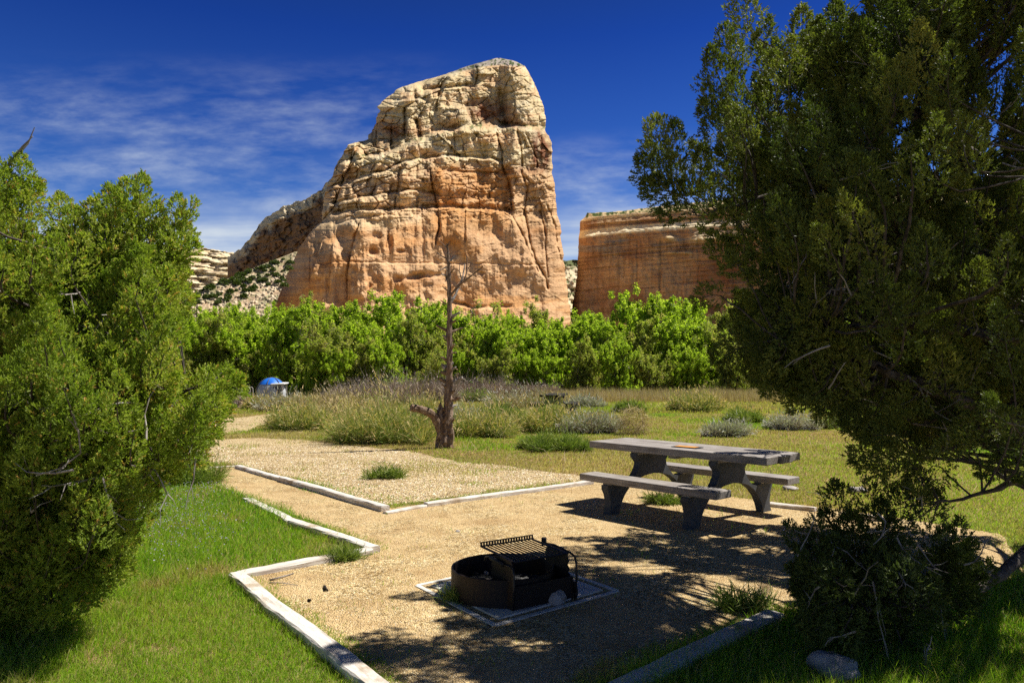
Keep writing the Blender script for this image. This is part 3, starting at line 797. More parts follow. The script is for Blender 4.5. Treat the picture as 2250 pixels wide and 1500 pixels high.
m_ = MB(); q = [cen + (p - cen) * .86 for p in (pl, pf, pr, pb)]
m_.add([p * [1, 1, 0] + [0, 0, .022] for p in q] + [p * [1, 1, 0] + [0, 0, -.02] for p in q], [(0, 1, 2, 3), (0, 4, 5, 1), (1, 5, 6, 2), (2, 6, 7, 3), (3, 7, 4, 0)])
o = m_.build('slab', M['slab'], pad); o.location = (-pl[0], -pl[1], -pl[2])
for a, b in ((pl, pf), (pf, pr), (pr, pb), (pb, pl)):
    m_ = MB(); quad_strip(m_, a, b, .04, -.01, .016); o = m_.build('border_board', M['slab'], pad); o.location = (-pl[0], -pl[1], -pl[2] + random.Random(a[0]).uniform(0, .006))

RC = np.array([-.07, 5.76, 0.0]); RR, RH = .40, .20
ring = empty('fire_ring', (RC[0], RC[1], .02)); tag(ring, 'rusty round steel fire ring with raised cooking grate and side handles', 'fire ring')
k = 56; V = []; F_ = []
for r_, z_ in ((RR, 0), (RR, RH), (RR - .008, RH + .004), (RR - .014, RH), (RR - .014, .0)):
    for i in range(k):
        a = 2 * math.pi * i / k; V.append((r_ * math.cos(a), r_ * math.sin(a), z_))
for j in range(4):
    for i in range(k): F_.append((j * k + i, j * k + (i + 1) % k, (j + 1) * k + (i + 1) % k, (j + 1) * k + i))
m_ = MB(); m_.add(V, F_); m_.build('ring', M['rust'], ring, smooth=False)
# coals
m_ = MB(); rr = np.random.default_rng(5)
V = []; F_ = []; k2 = 34
gx = np.linspace(-1, 1, k2); GX, GY = np.meshgrid(gx, gx); rad_ = np.hypot(GX, GY)
sc = np.minimum(1, 1 / np.maximum(rad_, 1e-6)) * (RR - .016)
zz = .05 + .04 * np.exp(-rad_ ** 2 * 3) + .02 * fbm(GX * 5, GY * 5, 3, 4)
V = np.stack([GX * sc, GY * sc, zz], -1).reshape(-1, 3); ii = np.arange(k2 * k2).reshape(k2, k2)
m_.add(V, np.stack([ii[:-1, :-1], ii[:-1, 1:], ii[1:, 1:], ii[1:, :-1]], -1).reshape(-1, 4)); m_.build('ash_bed', M['ash'], ring, smooth=True)


def rock(mb, c, size, seed, sub=2):
    import bmesh
    bm = bmesh.new(); bmesh.ops.create_icosphere(bm, subdivisions=sub, radius=1)
    V = np.array([v.co[:] for v in bm.verts]); fs = [[v.index for v in f.verts] for f in bm.faces]; bm.free()
    r = 1 + .35 * fbm(V[:, 0] * 1.2 + seed, V[:, 1] * 1.2 + V[:, 2] * .9, seed, 4) + .2 * fbm(V[:, 2] * 2 + seed, V[:, 1] * 2 - V[:, 0], seed + 3, 3)
    q = np.round(r * 5) / 5 * .2 + r * .8
    mb.add(V * q[:, None] * np.array(size) + np.array(c), fs)


rx = random.Random(4)
for i in range(14):
    a = rx.uniform(0, 6.28); d = rx.uniform(0, .3)
    m_ = MB(); rock(m_, (0, 0, 0), (rx.uniform(.02, .045), rx.uniform(.015, .03), rx.uniform(.01, .02)), i, 1)
    o = m_.build('coal', M['stone'] if i % 3 == 0 else M['darkbrown'], ring, loc=(d * math.cos(a), d * math.sin(a), .10)); o.rotation_euler = (0, 0, a)
# grate frame in its own axes
GCc = np.array([.095, 5.665]); a1 = np.array([-.55, .835]); a2 = np.array([.805, .59]); a1 /= np.linalg.norm(a1); a2 = np.array([a1[1], -a1[0]])
rel = lambda s, t, z: np.array([*(GCc + a1 * s + a2 * t - RC[:2]), z - .02])
zg = lambda s: .355 + .02 * (s + .23) / .46
g_ = MB()
for t in np.linspace(-.225, .225, 14): g_.tube([rel(-.225, t, zg(-.225)), rel(.225, t, zg(.225))], .0052, 5)
g_.tube([rel(-.225, -.245, zg(-.225)), rel(-.225, .245, zg(-.225))], .008, 8); g_.tube([rel(-.225, -.24, zg(-.225)), rel(.235, -.24, zg(.225))], .006, 6); g_.tube([rel(-.225, .24, zg(-.225)), rel(.235, .24, zg(.225))], .006, 6)
go = g_.build('cooking_grate', M['steel'], ring)
g_ = MB()                                       # perforated back rail
zb = zg(.235)
g_.prism([(-.25, 0), (.25, 0), (.25, .012), (-.25, .012)], rel(.235, 0, zb - .002), (*a2, 0), (0, 0, 1), (*a1, 0), .006)
g_.prism([(-.25, 0), (.25, 0), (.25, .008), (-.25, .008)], rel(.245, 0, zb + .026), (*a2, 0), (0, 0, 1), (*a1, 0), .006)
for i, t in enumerate(np.linspace(-.24, .24, 20)):
    g_.prism([(t - .007, 0), (t + .007, 0), (t + .007, .018), (t - .007, .018)], rel(.24, 0, zb + .009), (*a2, 0), (0, 0, 1), (*a1, 0), .006)
g_.build('slotted_rail', M['rust'], ring)
for sd, tt_ in ((-1, -.268), (1, .268)):
    b_ = MB()
    prof = [(-.25, -.02), (-.25, .30), (-.22, .345), (-.10, .352), (.02, .335), (.04, .27), (.025, .24), (.045, .21), (.02, .18), (.05, .12), (.05, -.02)]
    if sd > 0: prof = [(-.26, -.02), (-.26, .05), (-.22, .06), (-.22, .17), (-.19, .185), (-.21, .215), (-.185, .235), (-.2, .265), (-.18, .33), (-.10, .345), (.05, .35), (.09, .30), (.09, -.02)]
    b_.prism(prof, rel(0, tt_, 0) + np.array([0, 0, .02]), (*a1, 0), (0, 0, 1), (*a2, 0), .009)
    for z_ in (.09, .15): b_.tube([rel(-.15, tt_ - .01, z_), rel(-.15, tt_ + .012, z_)], .009, 6)
    b_.build('side_bracket', M['rust' if sd < 0 else 'steel'], ring)
    h_ = MB(); so_ = tt_ + sd * .012
    if sd < 0:
        path = [(.12, .30), (.10, .335), (.04, .345), (-.04, .335), (-.14, .325), (-.22, .33), (-.262, .318), (-.275, .28), (-.277, .18), (-.277, .08)]
    else:
        path = [(.10, .36), (.0, .37), (-.1, .362), (-.2, .352), (-.262, .335), (-.28, .29), (-.282, .18), (-.27, .07)]
    h_.tube([rel(s_, so_, z_) for s_, z_ in path], .0085, 8); h_.build('handle_rod', M['steel'], ring, smooth=True)
h_ = MB(); h_.tube([rel(.02, -.29, .343), rel(-.04, -.29, .338), rel(-.10, -.288, .332), rel(-.15, -.285, .328)], .016, 10); h_.build('coil_grip', M['black'], ring, smooth=True)
h_ = MB(); h_.tube([rel(.12, .27, .345), rel(.12, .27, .405)], .022, 10); h_.build('pivot_cap', M['black'], ring, bevel=.005)
h_ = MB(); h_.tube([rel(-.19, .276, .07), rel(-.19, .300, .07)], .085, 24); h_.build('pivot_plate', M['steel'], ring)
h_ = MB(); h_.prism([(-.262, 0), (.262, 0), (.262, .16), (-.262, .16)], rel(-.255, 0, .01) + np.array([0, 0, .02]), (*a2, 0), (0, 0, 1), (*a1, 0), .008); h_.build('front_plate', M['rust'], ring)


def boulder(name, pxb, pyb, wpx, hpx, lab, seed, mat='stone', flat_=.5, group=None, cat='rock'):
    p = gp(pxb, pyb); s = wpx * p[1] / F
    mb = MB(); rock(mb, (0, 0, hpx * p[1] / F * .42), (s * .5, s * flat_, hpx * p[1] / F * .62), seed, 3)
    o = mb.build(name, M[mat], None, smooth=True, loc=(float(p[0]), float(p[1] + s * .3), 0)); return tag(o, lab, cat, group)


boulder('rock', 1221, 1330, 52, 32, 'lumpy pale violet grey rock leaning against the fire ring', 8)
boulder('rock', 1852, 1512, 112, 62, 'rounded pale boulder in the shaded grass at the bottom right', 12)
boulder('rock', 1888, 1084, 38, 14, 'small cream stone lying in the sunny meadow grass right of the table', 15)
boulder('rock', 1740, 1078, 30, 10, 'flat buff stone in the grass just right of the far bench', 16)
boulder('rock', 2205, 965, 34, 12, 'small pale stone in the far right meadow', 17)
boulder('rock', 1005, 1170 - 880 + 880, 10, 6, 'tiny pebble on the open gravel between the fire ring and the timbers', 18)


def stick(pts, r, lab, mat='twig', name='stick'):
    P = np.array([gp(a, b, .015 + .012 * (i % 2)) for i, (a, b) in enumerate(pts)]); mb = MB(); mb.tube(P - P[0], np.linspace(r, r * .5, len(P)), 6)
    o = mb.build(name, M[mat], None, smooth=True, loc=tuple(P[0])); tag(o, lab, 'stick')


stick([(592, 1274), (610, 1269), (645, 1259)], .009, 'bleached stick on the gravel just inside the corner of the wide white timber')
stick([(592, 1279), (620, 1280), (655, 1285)], .005, 'thin twig lying below the bleached stick on the gravel')
stick([(713, 1288), (716, 1293), (721, 1297)], .014, 'short charred stick on the gravel left of the fire ring', 'darkbrown')
stick([(802, 1452), (818, 1448), (838, 1441)], .006, 'small pale stick on the gravel near the bottom edge', 'twig')
stick([(1772, 1080), (1795, 1084), (1822, 1096)], .008, 'grey forked stick in the meadow right of the table')
stick([(678, 1318), (683, 1317)], .012, 'dark bit of charred wood on the gravel left of the grass edge', 'darkbrown')

# ------------------------------------------------------------------ tent with awning, hooped frame
tp = gp(596, 874); tent = empty('dome_tent', (float(tp[0]), float(tp[1]), 0)); tent.scale = (.82, .82, .82); tag(tent, 'blue and grey dome tent with a white awning under the trees', 'tent')
k = 24; R1, R2, Ht = 1.18, 1.15, 1.62
R1 *= 1.0


def dome(z0, z1, r0, nseg=6, steps=7, skip=None):
    mb = MB(); V = []; hexr = lambda a: 1 - .055 * abs(math.sin(a * 3))
    for i in range(steps + 1):
        z = z0 + (z1 - z0) * i / steps; rr_ = r0 * math.sqrt(max(0, 1 - (z / Ht) ** 2.3)) + .002
        for j in range(36):
            a = 2 * math.pi * j / 36; V.append((rr_ * hexr(a) * math.cos(a), rr_ * hexr(a) * math.sin(a), z))
    fs = [(i * 36 + j, i * 36 + (j + 1) % 36, (i + 1) * 36 + (j + 1) % 36, (i + 1) * 36 + j) for i in range(steps) for j in range(36)]
    mb.add(V, fs); return mb


dome(0, 1.12, R1).build('tent_wall', M['grey_fab'], tent, smooth=True)
dome(1.08, Ht, R1 * 1.035, steps=9).build('rain_fly', M['blue'], tent, smooth=True)
for a_ in (.5, 1.55, 2.6):
    mb = MB(); zz_ = np.concatenate([np.linspace(0, Ht * .995, 14), np.linspace(Ht * .995, 0, 14)[1:]]); sg = np.concatenate([np.ones(14), -np.ones(13)])
    rr_ = R1 * 1.045 * np.sqrt(np.clip(1 - (zz_ / Ht) ** 2.3, 0, 1)) * sg
    mb.tube(np.stack([rr_ * math.cos(a_), rr_ * math.sin(a_), zz_ + .015], 1), .03, 6); mb.build('pole_sleeve', M['dark_fab'], tent, smooth=True)
mb = MB(); mb.prism([(.28, -.9), (1.25, -.62), (1.35, 0), (1.25, .62), (.28, .9)], (0, -.2, 1.16), (1, 0, 0), (0, 1, .06), (0, 0, 1), .07); mb.build('awning', M['white_fab'], tent, bevel=.02)
for y_ in (-.7, .35):
    mb = MB(); mb.tube([(1.12, y_, 0), (1.12, y_ * .9, 1.14)], .016, 6); mb.build('awning_pole', M['pale_metal'], tent)
mb = MB(); mb.tube([(0.3, -1.02, .05), (.34, -.98, .6), (.33, -.86, 1.06)], .03, 6); mb.build('tent_pole', M['white_fab'], tent)
mb = MB(); mb.prism([(-.3, 0), (.3, 0), (.3, .85), (-.3, .85)], (.78, -.86, .08), (.76, .55, 0), (-.1, .12, 1), (.5, -.7, .1), .02); mb.build('tent_door', M['dark_fab'], tent)
hp = gp(537, 874)
hoop = MB()
for y_ in (0, .5): hoop.tube([(-.36, y_, 0), (-.36, y_, .62), (-.30, y_, .7), (.28, y_, .7), (.36, y_, .62), (.42, y_, 0)], .022, 6)
hoop.tube([(-.3, 0, .7), (-.3, .5, .7)], .02, 6); o = hoop.build('hooped_frame', M['pale_metal'], None, loc=(float(hp[0]), float(hp[1]), 0)); tag(o, 'pale tubular hooped frame standing left of the tent', 'frame')

# ------------------------------------------------------------------ dead snag
SY = gp(980, 984)[1]


def spath(pts, yoff=0.0, sway=0.0, seed=0):
    r = np.random.default_rng(seed); P = np.array([at(a, b, SY) for a, b in pts]); k = len(P)
    P[:, 1] += yoff + sway * np.linspace(0, 1, k) ** 1.2; return P


def refine(P, R, k, jit, seed):
    t = np.linspace(0, len(P) - 1, k); i = np.arange(len(P)); rg = np.random.default_rng(seed)
    Q = np.stack([np.interp(t, i, P[:, c]) for c in range(3)], 1)
    for _ in range(max(1, k // len(P)) * 2): Q[1:-1] = (Q[:-2] + 2 * Q[1:-1] + Q[2:]) / 4
    Q += rg.normal(size=Q.shape) * jit * np.minimum(1, np.arange(k) / 3)[:, None]
    return Q, np.interp(t, i, R)


base = np.array([at(980, 984, SY)[0], SY, 0.0]); snag = empty('dead_tree', tuple(base)); tag(snag, 'tall bare dead juniper snag with a broken stub limb in the meadow', 'dead tree')
pm = SY / F
mb = MB(); rg = np.random.default_rng(2)
P, R = refine(spath([(978, 990), (979, 960), (980, 930), (986, 895), (986, 850), (988, 780), (987, 700), (988, 650), (986, 600), (985, 560), (983, 536)]), np.array([17, 14.5, 12.5, 10.5, 7.6, 6.6, 6.0, 4.8, 3.8, 2.8, 1.5]) * pm, 60, .006, 1)
mb.tube(P - base, R, 14, jit=.11, rng=rg)
P, R = refine(spath([(966, 990), (968, 960), (966, 935), (968, 905), (970, 893), (968, 884)]), np.array([9, 8, 9, 8, 5, 1]) * pm, 16, .008, 3); mb.tube(P - base + [0, -.05, 0], R, 10, jit=.2, rng=rg)
P, R = refine(spath([(990, 990), (990, 960), (992, 935), (991, 915)]), np.array([9, 7, 5, 2]) * pm, 12, .006, 4); mb.tube(P - base + [0, -.04, 0], R, 8, jit=.2, rng=rg)
mb.build('trunk', M['deadbark'], snag, smooth=False)
mb = MB(); P, R = refine(spath([(970, 950), (962, 925), (955, 908), (935, 899), (908, 892)], -.05, -.35), np.array([10, 9.5, 9, 8.5, 7.5]) * pm, 16, .005, 5); mb.tube(P - base, R, 11, jit=.07, rng=rg)
mb.build('broken_limb', M['deadbark'], snag)
for i, (pts, r0, sw) in enumerate([
    ([(990, 664), (1000, 648), (1014, 610), (1020, 575)], 1.9, .4), ([(990, 648), (1008, 629), (1040, 606), (1062, 589)], 1.8, -.3), ([(1001, 629), (1021, 616), (1029, 590), (1022, 555)], 1.5, .2),
    ([(992, 697), (1011, 686)], 2.6, -.1), ([(992, 729), (1017, 720)], 2.4, .1), ([(982, 726), (963, 718), (961, 715)], 2.4, -.1), ([(989, 573), (1003, 560)], 1.6, 0), ([(984, 570), (963, 557), (960, 553)], 1.4, .1),
    ([(985, 622), (979, 606), (982, 584)], 1.6, .1), ([(982, 586), (966, 594)], 1.2, 0), ([(982, 544), (966, 530)], 1.1, 0), ([(983, 542), (989, 530)], 1.1, 0), ([(998, 840), (1006, 834), (1017, 829)], 4.2, -.1),
    ([(982, 840), (969, 834), (966, 830)], 3, -.1), ([(996, 878), (1014, 872)], 3.4, -.1), ([(980, 808), (970, 802)], 5, 0), ([(980, 820), (969, 817)], 4, -.05), ([(990, 776), (1004, 774)], 1.8, 0), ([(990, 800), (996, 797)], 3.5, 0),
    ([(988, 750), (998, 748)], 1.6, 0), ([(1004, 833), (1006, 820)], 2, 0), ([(1008, 629), (1015, 640)], 1, 0), ([(1040, 606), (1052, 604)], .9, 0), ([(1014, 610), (1008, 595), (1010, 580)], 1.2, .1), ([(986, 612), (978, 618)], 1.4, 0), ([(1029, 590), (1036, 578)], .9, 0),
    ([(987, 640), (976, 634), (972, 628)], 1.3, 0), ([(987, 655), (1000, 657)], 1.4, 0), ([(990, 685), (980, 680)], 2, 0)] + [([(986 + 6 * sg, y_), (986 + sg * (11 + (y_ * 7) % 9), y_ - 3 - (y_ * 5) % 6)], 2.6 if y_ > 700 else 1.5, (-.15, .1)[y_ % 2]) for y_, sg in ((598, 1), (606, -1), (668, -1), (708, 1), (742, -1), (764, 1), (790, -1), (812, 1), (850, -1), (862, 1), (893, 1), (926, 1))]):
    P, R = refine(spath(pts, 0, sw), np.linspace(r0, r0 * .4, len(pts)) * pm * 1.55, 3 * len(pts), .006, 20 + i)
    mb = MB(); mb.tube(P - base, R, 6, jit=.08, rng=rg); mb.build('branch', M['twig' if i % 3 == 0 else 'deadbark'], snag)

# ------------------------------------------------------------------ leaf builders
def unit(v): return v / (np.linalg.norm(v, axis=-1, keepdims=True) + 1e-9)


def sprig_mesh(name, Pos, Dir, tone, rng, nl=8, ll=.026, lw=.0066, spread=.62, size0=6.0):
    """each sprig: nl slim pointed leaflets along a short stem"""
    k = len(Pos); t = np.tile(np.linspace(0, 1, nl), (k, 1)); stem = ll * 1.25
    base_ = Pos[:, None] + Dir[:, None] * (t * stem)[..., None]
    rnd = rng.normal(size=(k, nl, 3)); d = unit(Dir[:, None] + spread * rnd * (1.15 - .7 * t)[..., None])
    side = unit(np.cross(d, rng.normal(size=(k, nl, 3))))
    szf = np.clip((Pos[:, 1] + size0) / 5.5, .62, 1.1)[:, None]
    L = (ll * szf * (1 - .35 * t) * rng.uniform(.7, 1.25, (k, nl)))[..., None]; Wd_ = (lw * szf * rng.uniform(.7, 1.3, (k, nl)))[..., None]
    a = base_ - side * Wd_ * .35; b = base_ + side * Wd_ * .35; c_ = base_ + d * L * .6 + side * Wd_ * .6; e = base_ + d * L; f = base_ + d * L * .6 - side * Wd_ * .6
    V = np.stack([a, b, c_, e, f], 2).reshape(-1, 3); m = k * nl; i = np.arange(m)[:, None] * 5
    tn = np.repeat(np.clip(tone[:, None] + rng.normal(size=(k, nl)) * .08, 0, 1).ravel(), 5)
    return npmesh(name, V, [np.concatenate([i, i + 1, i + 2, i + 3, i + 4], 1)], tone=tn)


def plumes_to_sprigs(B, A, L, R, T, per, rng):
    """B base, A axis (unit), L length, R radius, T tone -> sprig positions and directions"""
    k = len(B); n_ = np.maximum((per * L * R / (.6 * .16)), 10).astype(int); idx = np.repeat(np.arange(k), n_); m = len(idx)
    t = rng.uniform(0, 1, m) ** .85
    prof = np.interp(t, [0, .12, .4, .75, 1], [.35, .8, 1, .62, .05])
    rnd = rng.normal(size=(m, 3)); ax = A[idx]; rad_ = unit(rnd - ax * np.sum(rnd * ax, 1, keepdims=True))
    # lumpy surface: radius varies around the plume
    ang = np.sin(rad_[:, 0] * 5 + idx * 1.7) * np.cos(rad_[:, 2] * 4 + t * 9 + idx)
    rr_ = R[idx] * prof * (1 + .45 * ang) * np.sqrt(rng.uniform(.3, 1, m))
    Pp = B[idx] + ax * (t * L[idx])[:, None] + rad_ * rr_[:, None]
    Dd = unit(ax * .75 + rad_ * (1.1 - .6 * t)[:, None] + rng.normal(size=(m, 3)) * .28 + np.array([0, 0, .25]))
    tn = np.clip(T[idx] + rng.normal(size=m) * .10, 0, 1)
    return Pp, Dd, tn


def branch_net(mb, roots, plB, plA, plL, rng, r_tip=.004):
    """twigs from plume bases to the nearest limb point"""
    S_ = np.concatenate([r[0] for r in roots]); RAD = np.concatenate([r[1] for r in roots])
    for i in range(len(plB)):
        d = np.linalg.norm(S_ - plB[i], axis=1) + .25 * np.maximum(0, S_[:, 2] - plB[i][2]); j = int(np.argmin(d))
        p0, p1 = S_[j], plB[i]; mid = (p0 + p1) / 2 + rng.normal(size=3) * .07 * d[j] - np.array([0, 0, .06 * d[j]])
        tip = p1 + plA[i] * plL[i] * .75
        r0 = min(RAD[j] * .6, .005 + .009 * d[j] + .003)
        Q, RQ = refine(np.array([p0, mid, p1, (p1 + tip) / 2 + rng.normal(size=3) * .015, tip]), np.array([r0, r0 * .8, r0 * .62, r0 * .4, .002]), 10, .004, i)
        mb.tube(Q, RQ, 5, cap=False)


def limb(pts, r0, r1, k, jit, seed):
    return refine(np.array(pts, float), np.linspace(r0 * .62, r1 * .6, len(pts)), k, jit * .5, seed)


def dead_twigs(root, P0, rng, ln=(.15, .45), r=.0058, updir=.1):
    for p in P0:
        p = p + unit(np.array([0, 0, 1.5]) - (p + np.array(root.location))) * .16
        mb = MB(); L = rng.uniform(*ln); d = unit(rng.normal(size=3) + np.array([0, -.5, updir])); q = [p]
        for s in range(4): d = unit(d + rng.normal(size=3) * .28); q.append(q[-1] + d * L / 4)
        q = np.array(q); mb.tube(q, np.linspace(r, r * .35, 5), 4, cap=False)
        for s in range(rng.integers(1, 4)):
            b = q[rng.integers(1, 4)]; d2 = unit(d + rng.normal(size=3) * .8); l2 = L * rng.uniform(.2, .5)
            mb.tube([b, b + d2 * l2 * .5 + rng.normal(size=3) * .01, b + d2 * l2], [r * .55, r * .4, r * .2], 4, cap=False)
        mb.build('dead_twig', M['twig'], root)


def proj(P):
    x, y, z = P[:, 0], P[:, 1], P[:, 2] - H
    yy_ = y * CP + z * SP; zz_ = -y * SP + z * CP
    return 1125 + F * x / yy_, 750 - F * zz_ / yy_


# ------------------------------------------------------------------ right juniper (large, near, leaning in from the right)
rng = np.random.default_rng(11)
RM = [(1560, 60), (1600, 25), (1637, -40), (1688, 30), (1680, 66), (1720, 72), (1762, 20), (1800, 42), (1830, -10), (1900, -50), (2300, -900), (4200, -900), (4200, 900), (2600, 1020), (2250, 1030),
      (2180, 1020), (2120, 1005), (2050, 1050), (1975, 1055), (1925, 1000), (1870, 945), (1800, 935), (1725, 905), (1675, 868), (1660, 800), (1640, 790), (1600, 835), (1562, 790), (1570, 755), (1600, 740),
      (1570, 700), (1520, 665), (1550, 600), (1565, 560), (1545, 525), (1480, 512), (1440, 470), (1412, 400), (1400, 345), (1425, 322), (1427, 258), (1448, 252), (1470, 312), (1480, 268), (1508, 292),
      (1550, 325), (1575, 385), (1600, 372), (1552, 300), (1545, 200), (1550, 140)]
CC, CR = np.array([4.05, 5.9, 3.0]), np.array([3.05, 3.0, 3.0])


def sample_crown(nwant, C_, R_, poly, rng, ymin=3.3, lo=.45, margin=18, tall=None):
    out = []
    while len(out) < nwant:
        d = unit(rng.normal(size=(400, 3))); r = rng.uniform(lo ** 3, 1, 400) ** (1 / 3)
        P = C_ + d * r[:, None] * R_; ok = (P[:, 1] > ymin) & (P[:, 2] > .5)
        vis = P[:, 1] > .5; X_, Y_ = proj(P); X2, Y2 = proj(P + [0, 0, .35])
        if poly is not None:
            ok &= inside(X_, Y_, poly) & inside(X2, Y2, poly) & inside(X_ - margin, Y_, poly) & inside(X_, Y_ + margin, poly)
        out += list(P[ok])
    return np.array(out[:nwant])


SHADE = [(1240, 1185), (1440, 1150), (1500, 1090), (6000, 1060), (6000, 9000), (700, 9000), (940, 1560), (965, 1500), (955, 1450), (880, 1390), (850, 1360), (930, 1345), (870, 1305), (950, 1280), (1000, 1240), (1240, 1215)]


def shade_ok(P):
    Q = P + np.array([0, 0, .3]); g_ = Q - np.array(SV)[None] * (Q[:, 2] / SV[2])[:, None]
    X_, Y_ = proj(g_); tm = pdist(X_, Y_, [(1720, 1335), (1480, 1425)]) < 50
    return (g_[:, 1] < 2.6) | (~(tm & (hsh(P[:, 0] * 999, P[:, 1] * 999, 5) < .97)) & inside(X_, Y_, SHADE) & (fbm(g_[:, 0] * 1.7 + 3, g_[:, 1] * 2.3, 71, 2) < .12))


B1 = sample_crown(1750, CC, CR, RM, rng)
# edge plumes traced round the rim of the crown: tip pixel, base pixel, distance
edge = [((1637, -30), (1640, 90), 5.6), ((1690, 45), (1668, 130), 5.5), ((1590, 60), (1610, 150), 5.3), ((1560, 110), (1590, 220), 5.2), ((1762, 20), (1765, 120), 5.8), ((1800, 45), (1795, 140), 5.7), ((1835, 5), (1840, 110), 5.9),
        ((1555, 190), (1600, 270), 5.2), ((1548, 230), (1600, 330), 5.4), ((1580, 330), (1640, 380), 5.2), ((1440, 262), (1450, 350), 5.3), ((1482, 272), (1490, 370), 5.5), ((1405, 350), (1460, 410), 5.3), ((1420, 400), (1480, 450), 5.2),
        ((1545, 330), (1520, 430), 5.4), ((1450, 470), (1520, 470), 5.2), ((1430, 320), (1480, 400), 5.6), ((1525, 660), (1590, 640), 5.1), ((1570, 790), (1640, 750), 5.0), ((1600, 560), (1650, 610), 5.0), ((1590, 460), (1640, 520), 5.2),
        ((1680, 860), (1740, 800), 4.8), ((1800, 925), (1830, 850), 4.8), ((1740, 900), (1790, 820), 5.0), ((1640, 820), (1700, 770), 5.1), ((1590, 820), (1640, 770), 5.3), ((1610, 400), (1650, 480), 5.3), ((1540, 500), (1600, 480), 5.1),
        ((1890, 960), (1930, 890), 4.7), ((1700, 120), (1700, 220), 5.3), ((1740, 90), (1730, 190), 5.1), ((1610, 240), (1650, 330), 5.0), ((1720, 420), (1740, 520), 4.7), ((2110, 260), (2130, 400), 4.1), ((2030, 500), (2050, 620), 4.0),
        ((1870, 340), (1890, 440), 4.4), ((1650, 600), (1700, 660), 4.9), ((1790, 470), (1810, 560), 4.5), ((1600, 180), (1640, 260), 5.1), ((1480, 350), (1510, 440), 5.2), ((1500, 400), (1560, 460), 5.3), ((1440, 400), (1500, 440), 5.4)]
edge += [((1655 + 22 * i + 14 * (j % 2), 770 + 9 * i + 34 * j), (1710 + 22 * i, 725 + 9 * i + 34 * j), 4.75 + .12 * ((i * 7 + j * 3) % 5)) for i in range(9) for j in range(-2, 3) if (i + j) % 4]
droop = [((1880, 1010), (1960, 985), 4.6), ((1920, 1030), (1990, 990), 4.5), ((1950, 1060), (2010, 1010), 4.6), ((2010, 1070), (2060, 1010), 4.5), ((1900, 960), (1980, 940), 4.6), ((1860, 930), (1940, 900), 4.7), ((2060, 990), (2140, 960), 4.4),
         ((2100, 960), (2180, 930), 4.4), ((2160, 1040), (2230, 980), 4.4), ((2200, 1010), (2260, 930), 4.5), ((2120, 900), (2180, 850), 4.5), ((1960, 900), (2030, 860), 4.6), ((2240, 1050), (2290, 980), 4.4)]
low = [((1835, 1062), (1850, 1160), 4.7), ((1792, 1132), (1800, 1200), 4.7), ((1908, 1055), (1912, 1130), 4.8), ((1940, 1105), (1930, 1190), 4.7), ((1730, 1150), (1780, 1220), 4.8), ((1980, 1075), (1975, 1170), 4.8),
       ((2015, 1030), (2020, 1120), 4.7), ((2050, 1080), (2040, 1180), 4.7), ((2110, 1140), (2080, 1230), 4.8), ((2140, 1190), (2090, 1260), 4.7), ((1870, 1130), (1880, 1230), 4.6), ((1830, 1180), (1850, 1280), 4.5),
       ((1760, 1210), (1810, 1290), 4.5), ((1930, 1190), (1930, 1290), 4.5), ((1990, 1190), (1980, 1290), 4.6), ((2040, 1210), (2030, 1310), 4.6), ((1780, 1320), (1830, 1310), 4.4), ((1840, 1370), (1880, 1320), 4.4), ((1900, 1300), (1920, 1360), 4.4),
       ((2080, 1270), (2060, 1340), 4.5), ((1970, 1330), (1990, 1380), 4.4), ((1730, 1250), (1790, 1260), 4.9), ((1890, 1240), (1900, 1330), 4.6), ((1810, 1120), (1830, 1200), 4.9), ((1960, 1140), (1950, 1230), 4.9), ((2080, 1160), (2060, 1240), 4.9)]


def from_px(lst, rng, jy=.15):
    tip = np.array([at(a[0], a[1], d) for a, b, d in lst]); bs = np.array([at(b[0], b[1], d + rng.normal() * jy) for a, b, d in lst]); ax = tip - bs; L = np.linalg.norm(ax, axis=1)
    bs[:, 2] = np.maximum(bs[:, 2], .05); return bs, unit(tip - bs), np.linalg.norm(tip - bs, axis=1)


def crown_axes(B, C_, rng, upw=.9):
    out = unit(B - C_ + np.array([0, 0, 0.0])); return unit(out * .55 + np.array([0, 0, upw]) + rng.normal(size=B.shape) * .22)


A1 = crown_axes(B1, CC, rng); L1 = rng.uniform(.35, .62, len(B1)); R1_ = rng.uniform(.12, .20, len(B1)) * 1.08
eB, eA, eL = from_px(edge + droop, rng); eL = eL * 1.05; eR = np.clip(eL * .34, .08, .15)
low = low + [((max(a[0] + rng.normal() * 26, 1752), a[1] + abs(rng.normal()) * 40 + 45), (max(b[0] + rng.normal() * 26, 1765), min(b[1] + abs(rng.normal()) * 34, 1375)), d + rng.normal() * .22) for _ in range(3) for a, b, d in low if a[1] > 1120]
lB, lA, lL = from_px(low, rng, .2); lR = np.clip(lL * .34, .07, .13)
B1 = B1[shade_ok(B1)]; X_, _y = proj(B1)
B1 = B1[~(((X_ > 1500) & (X_ < 1770) & (_y > 470) & (_y < 730)) & (rng.random(len(B1)) < .72))]; X_, _y = proj(B1)
B1 = B1[~((X_ < 1640) & (_y > 640) & (rng.random(len(B1)) < .5))]
X_, _y = proj(B1); B1 = B1[(X_ < 2330) | (rng.random(len(B1)) < .6)]; A1 = crown_axes(B1, CC, rng); L1 = rng.uniform(.35, .62, len(B1)); R1_ = rng.uniform(.075, .125, len(B1)); Bx = []
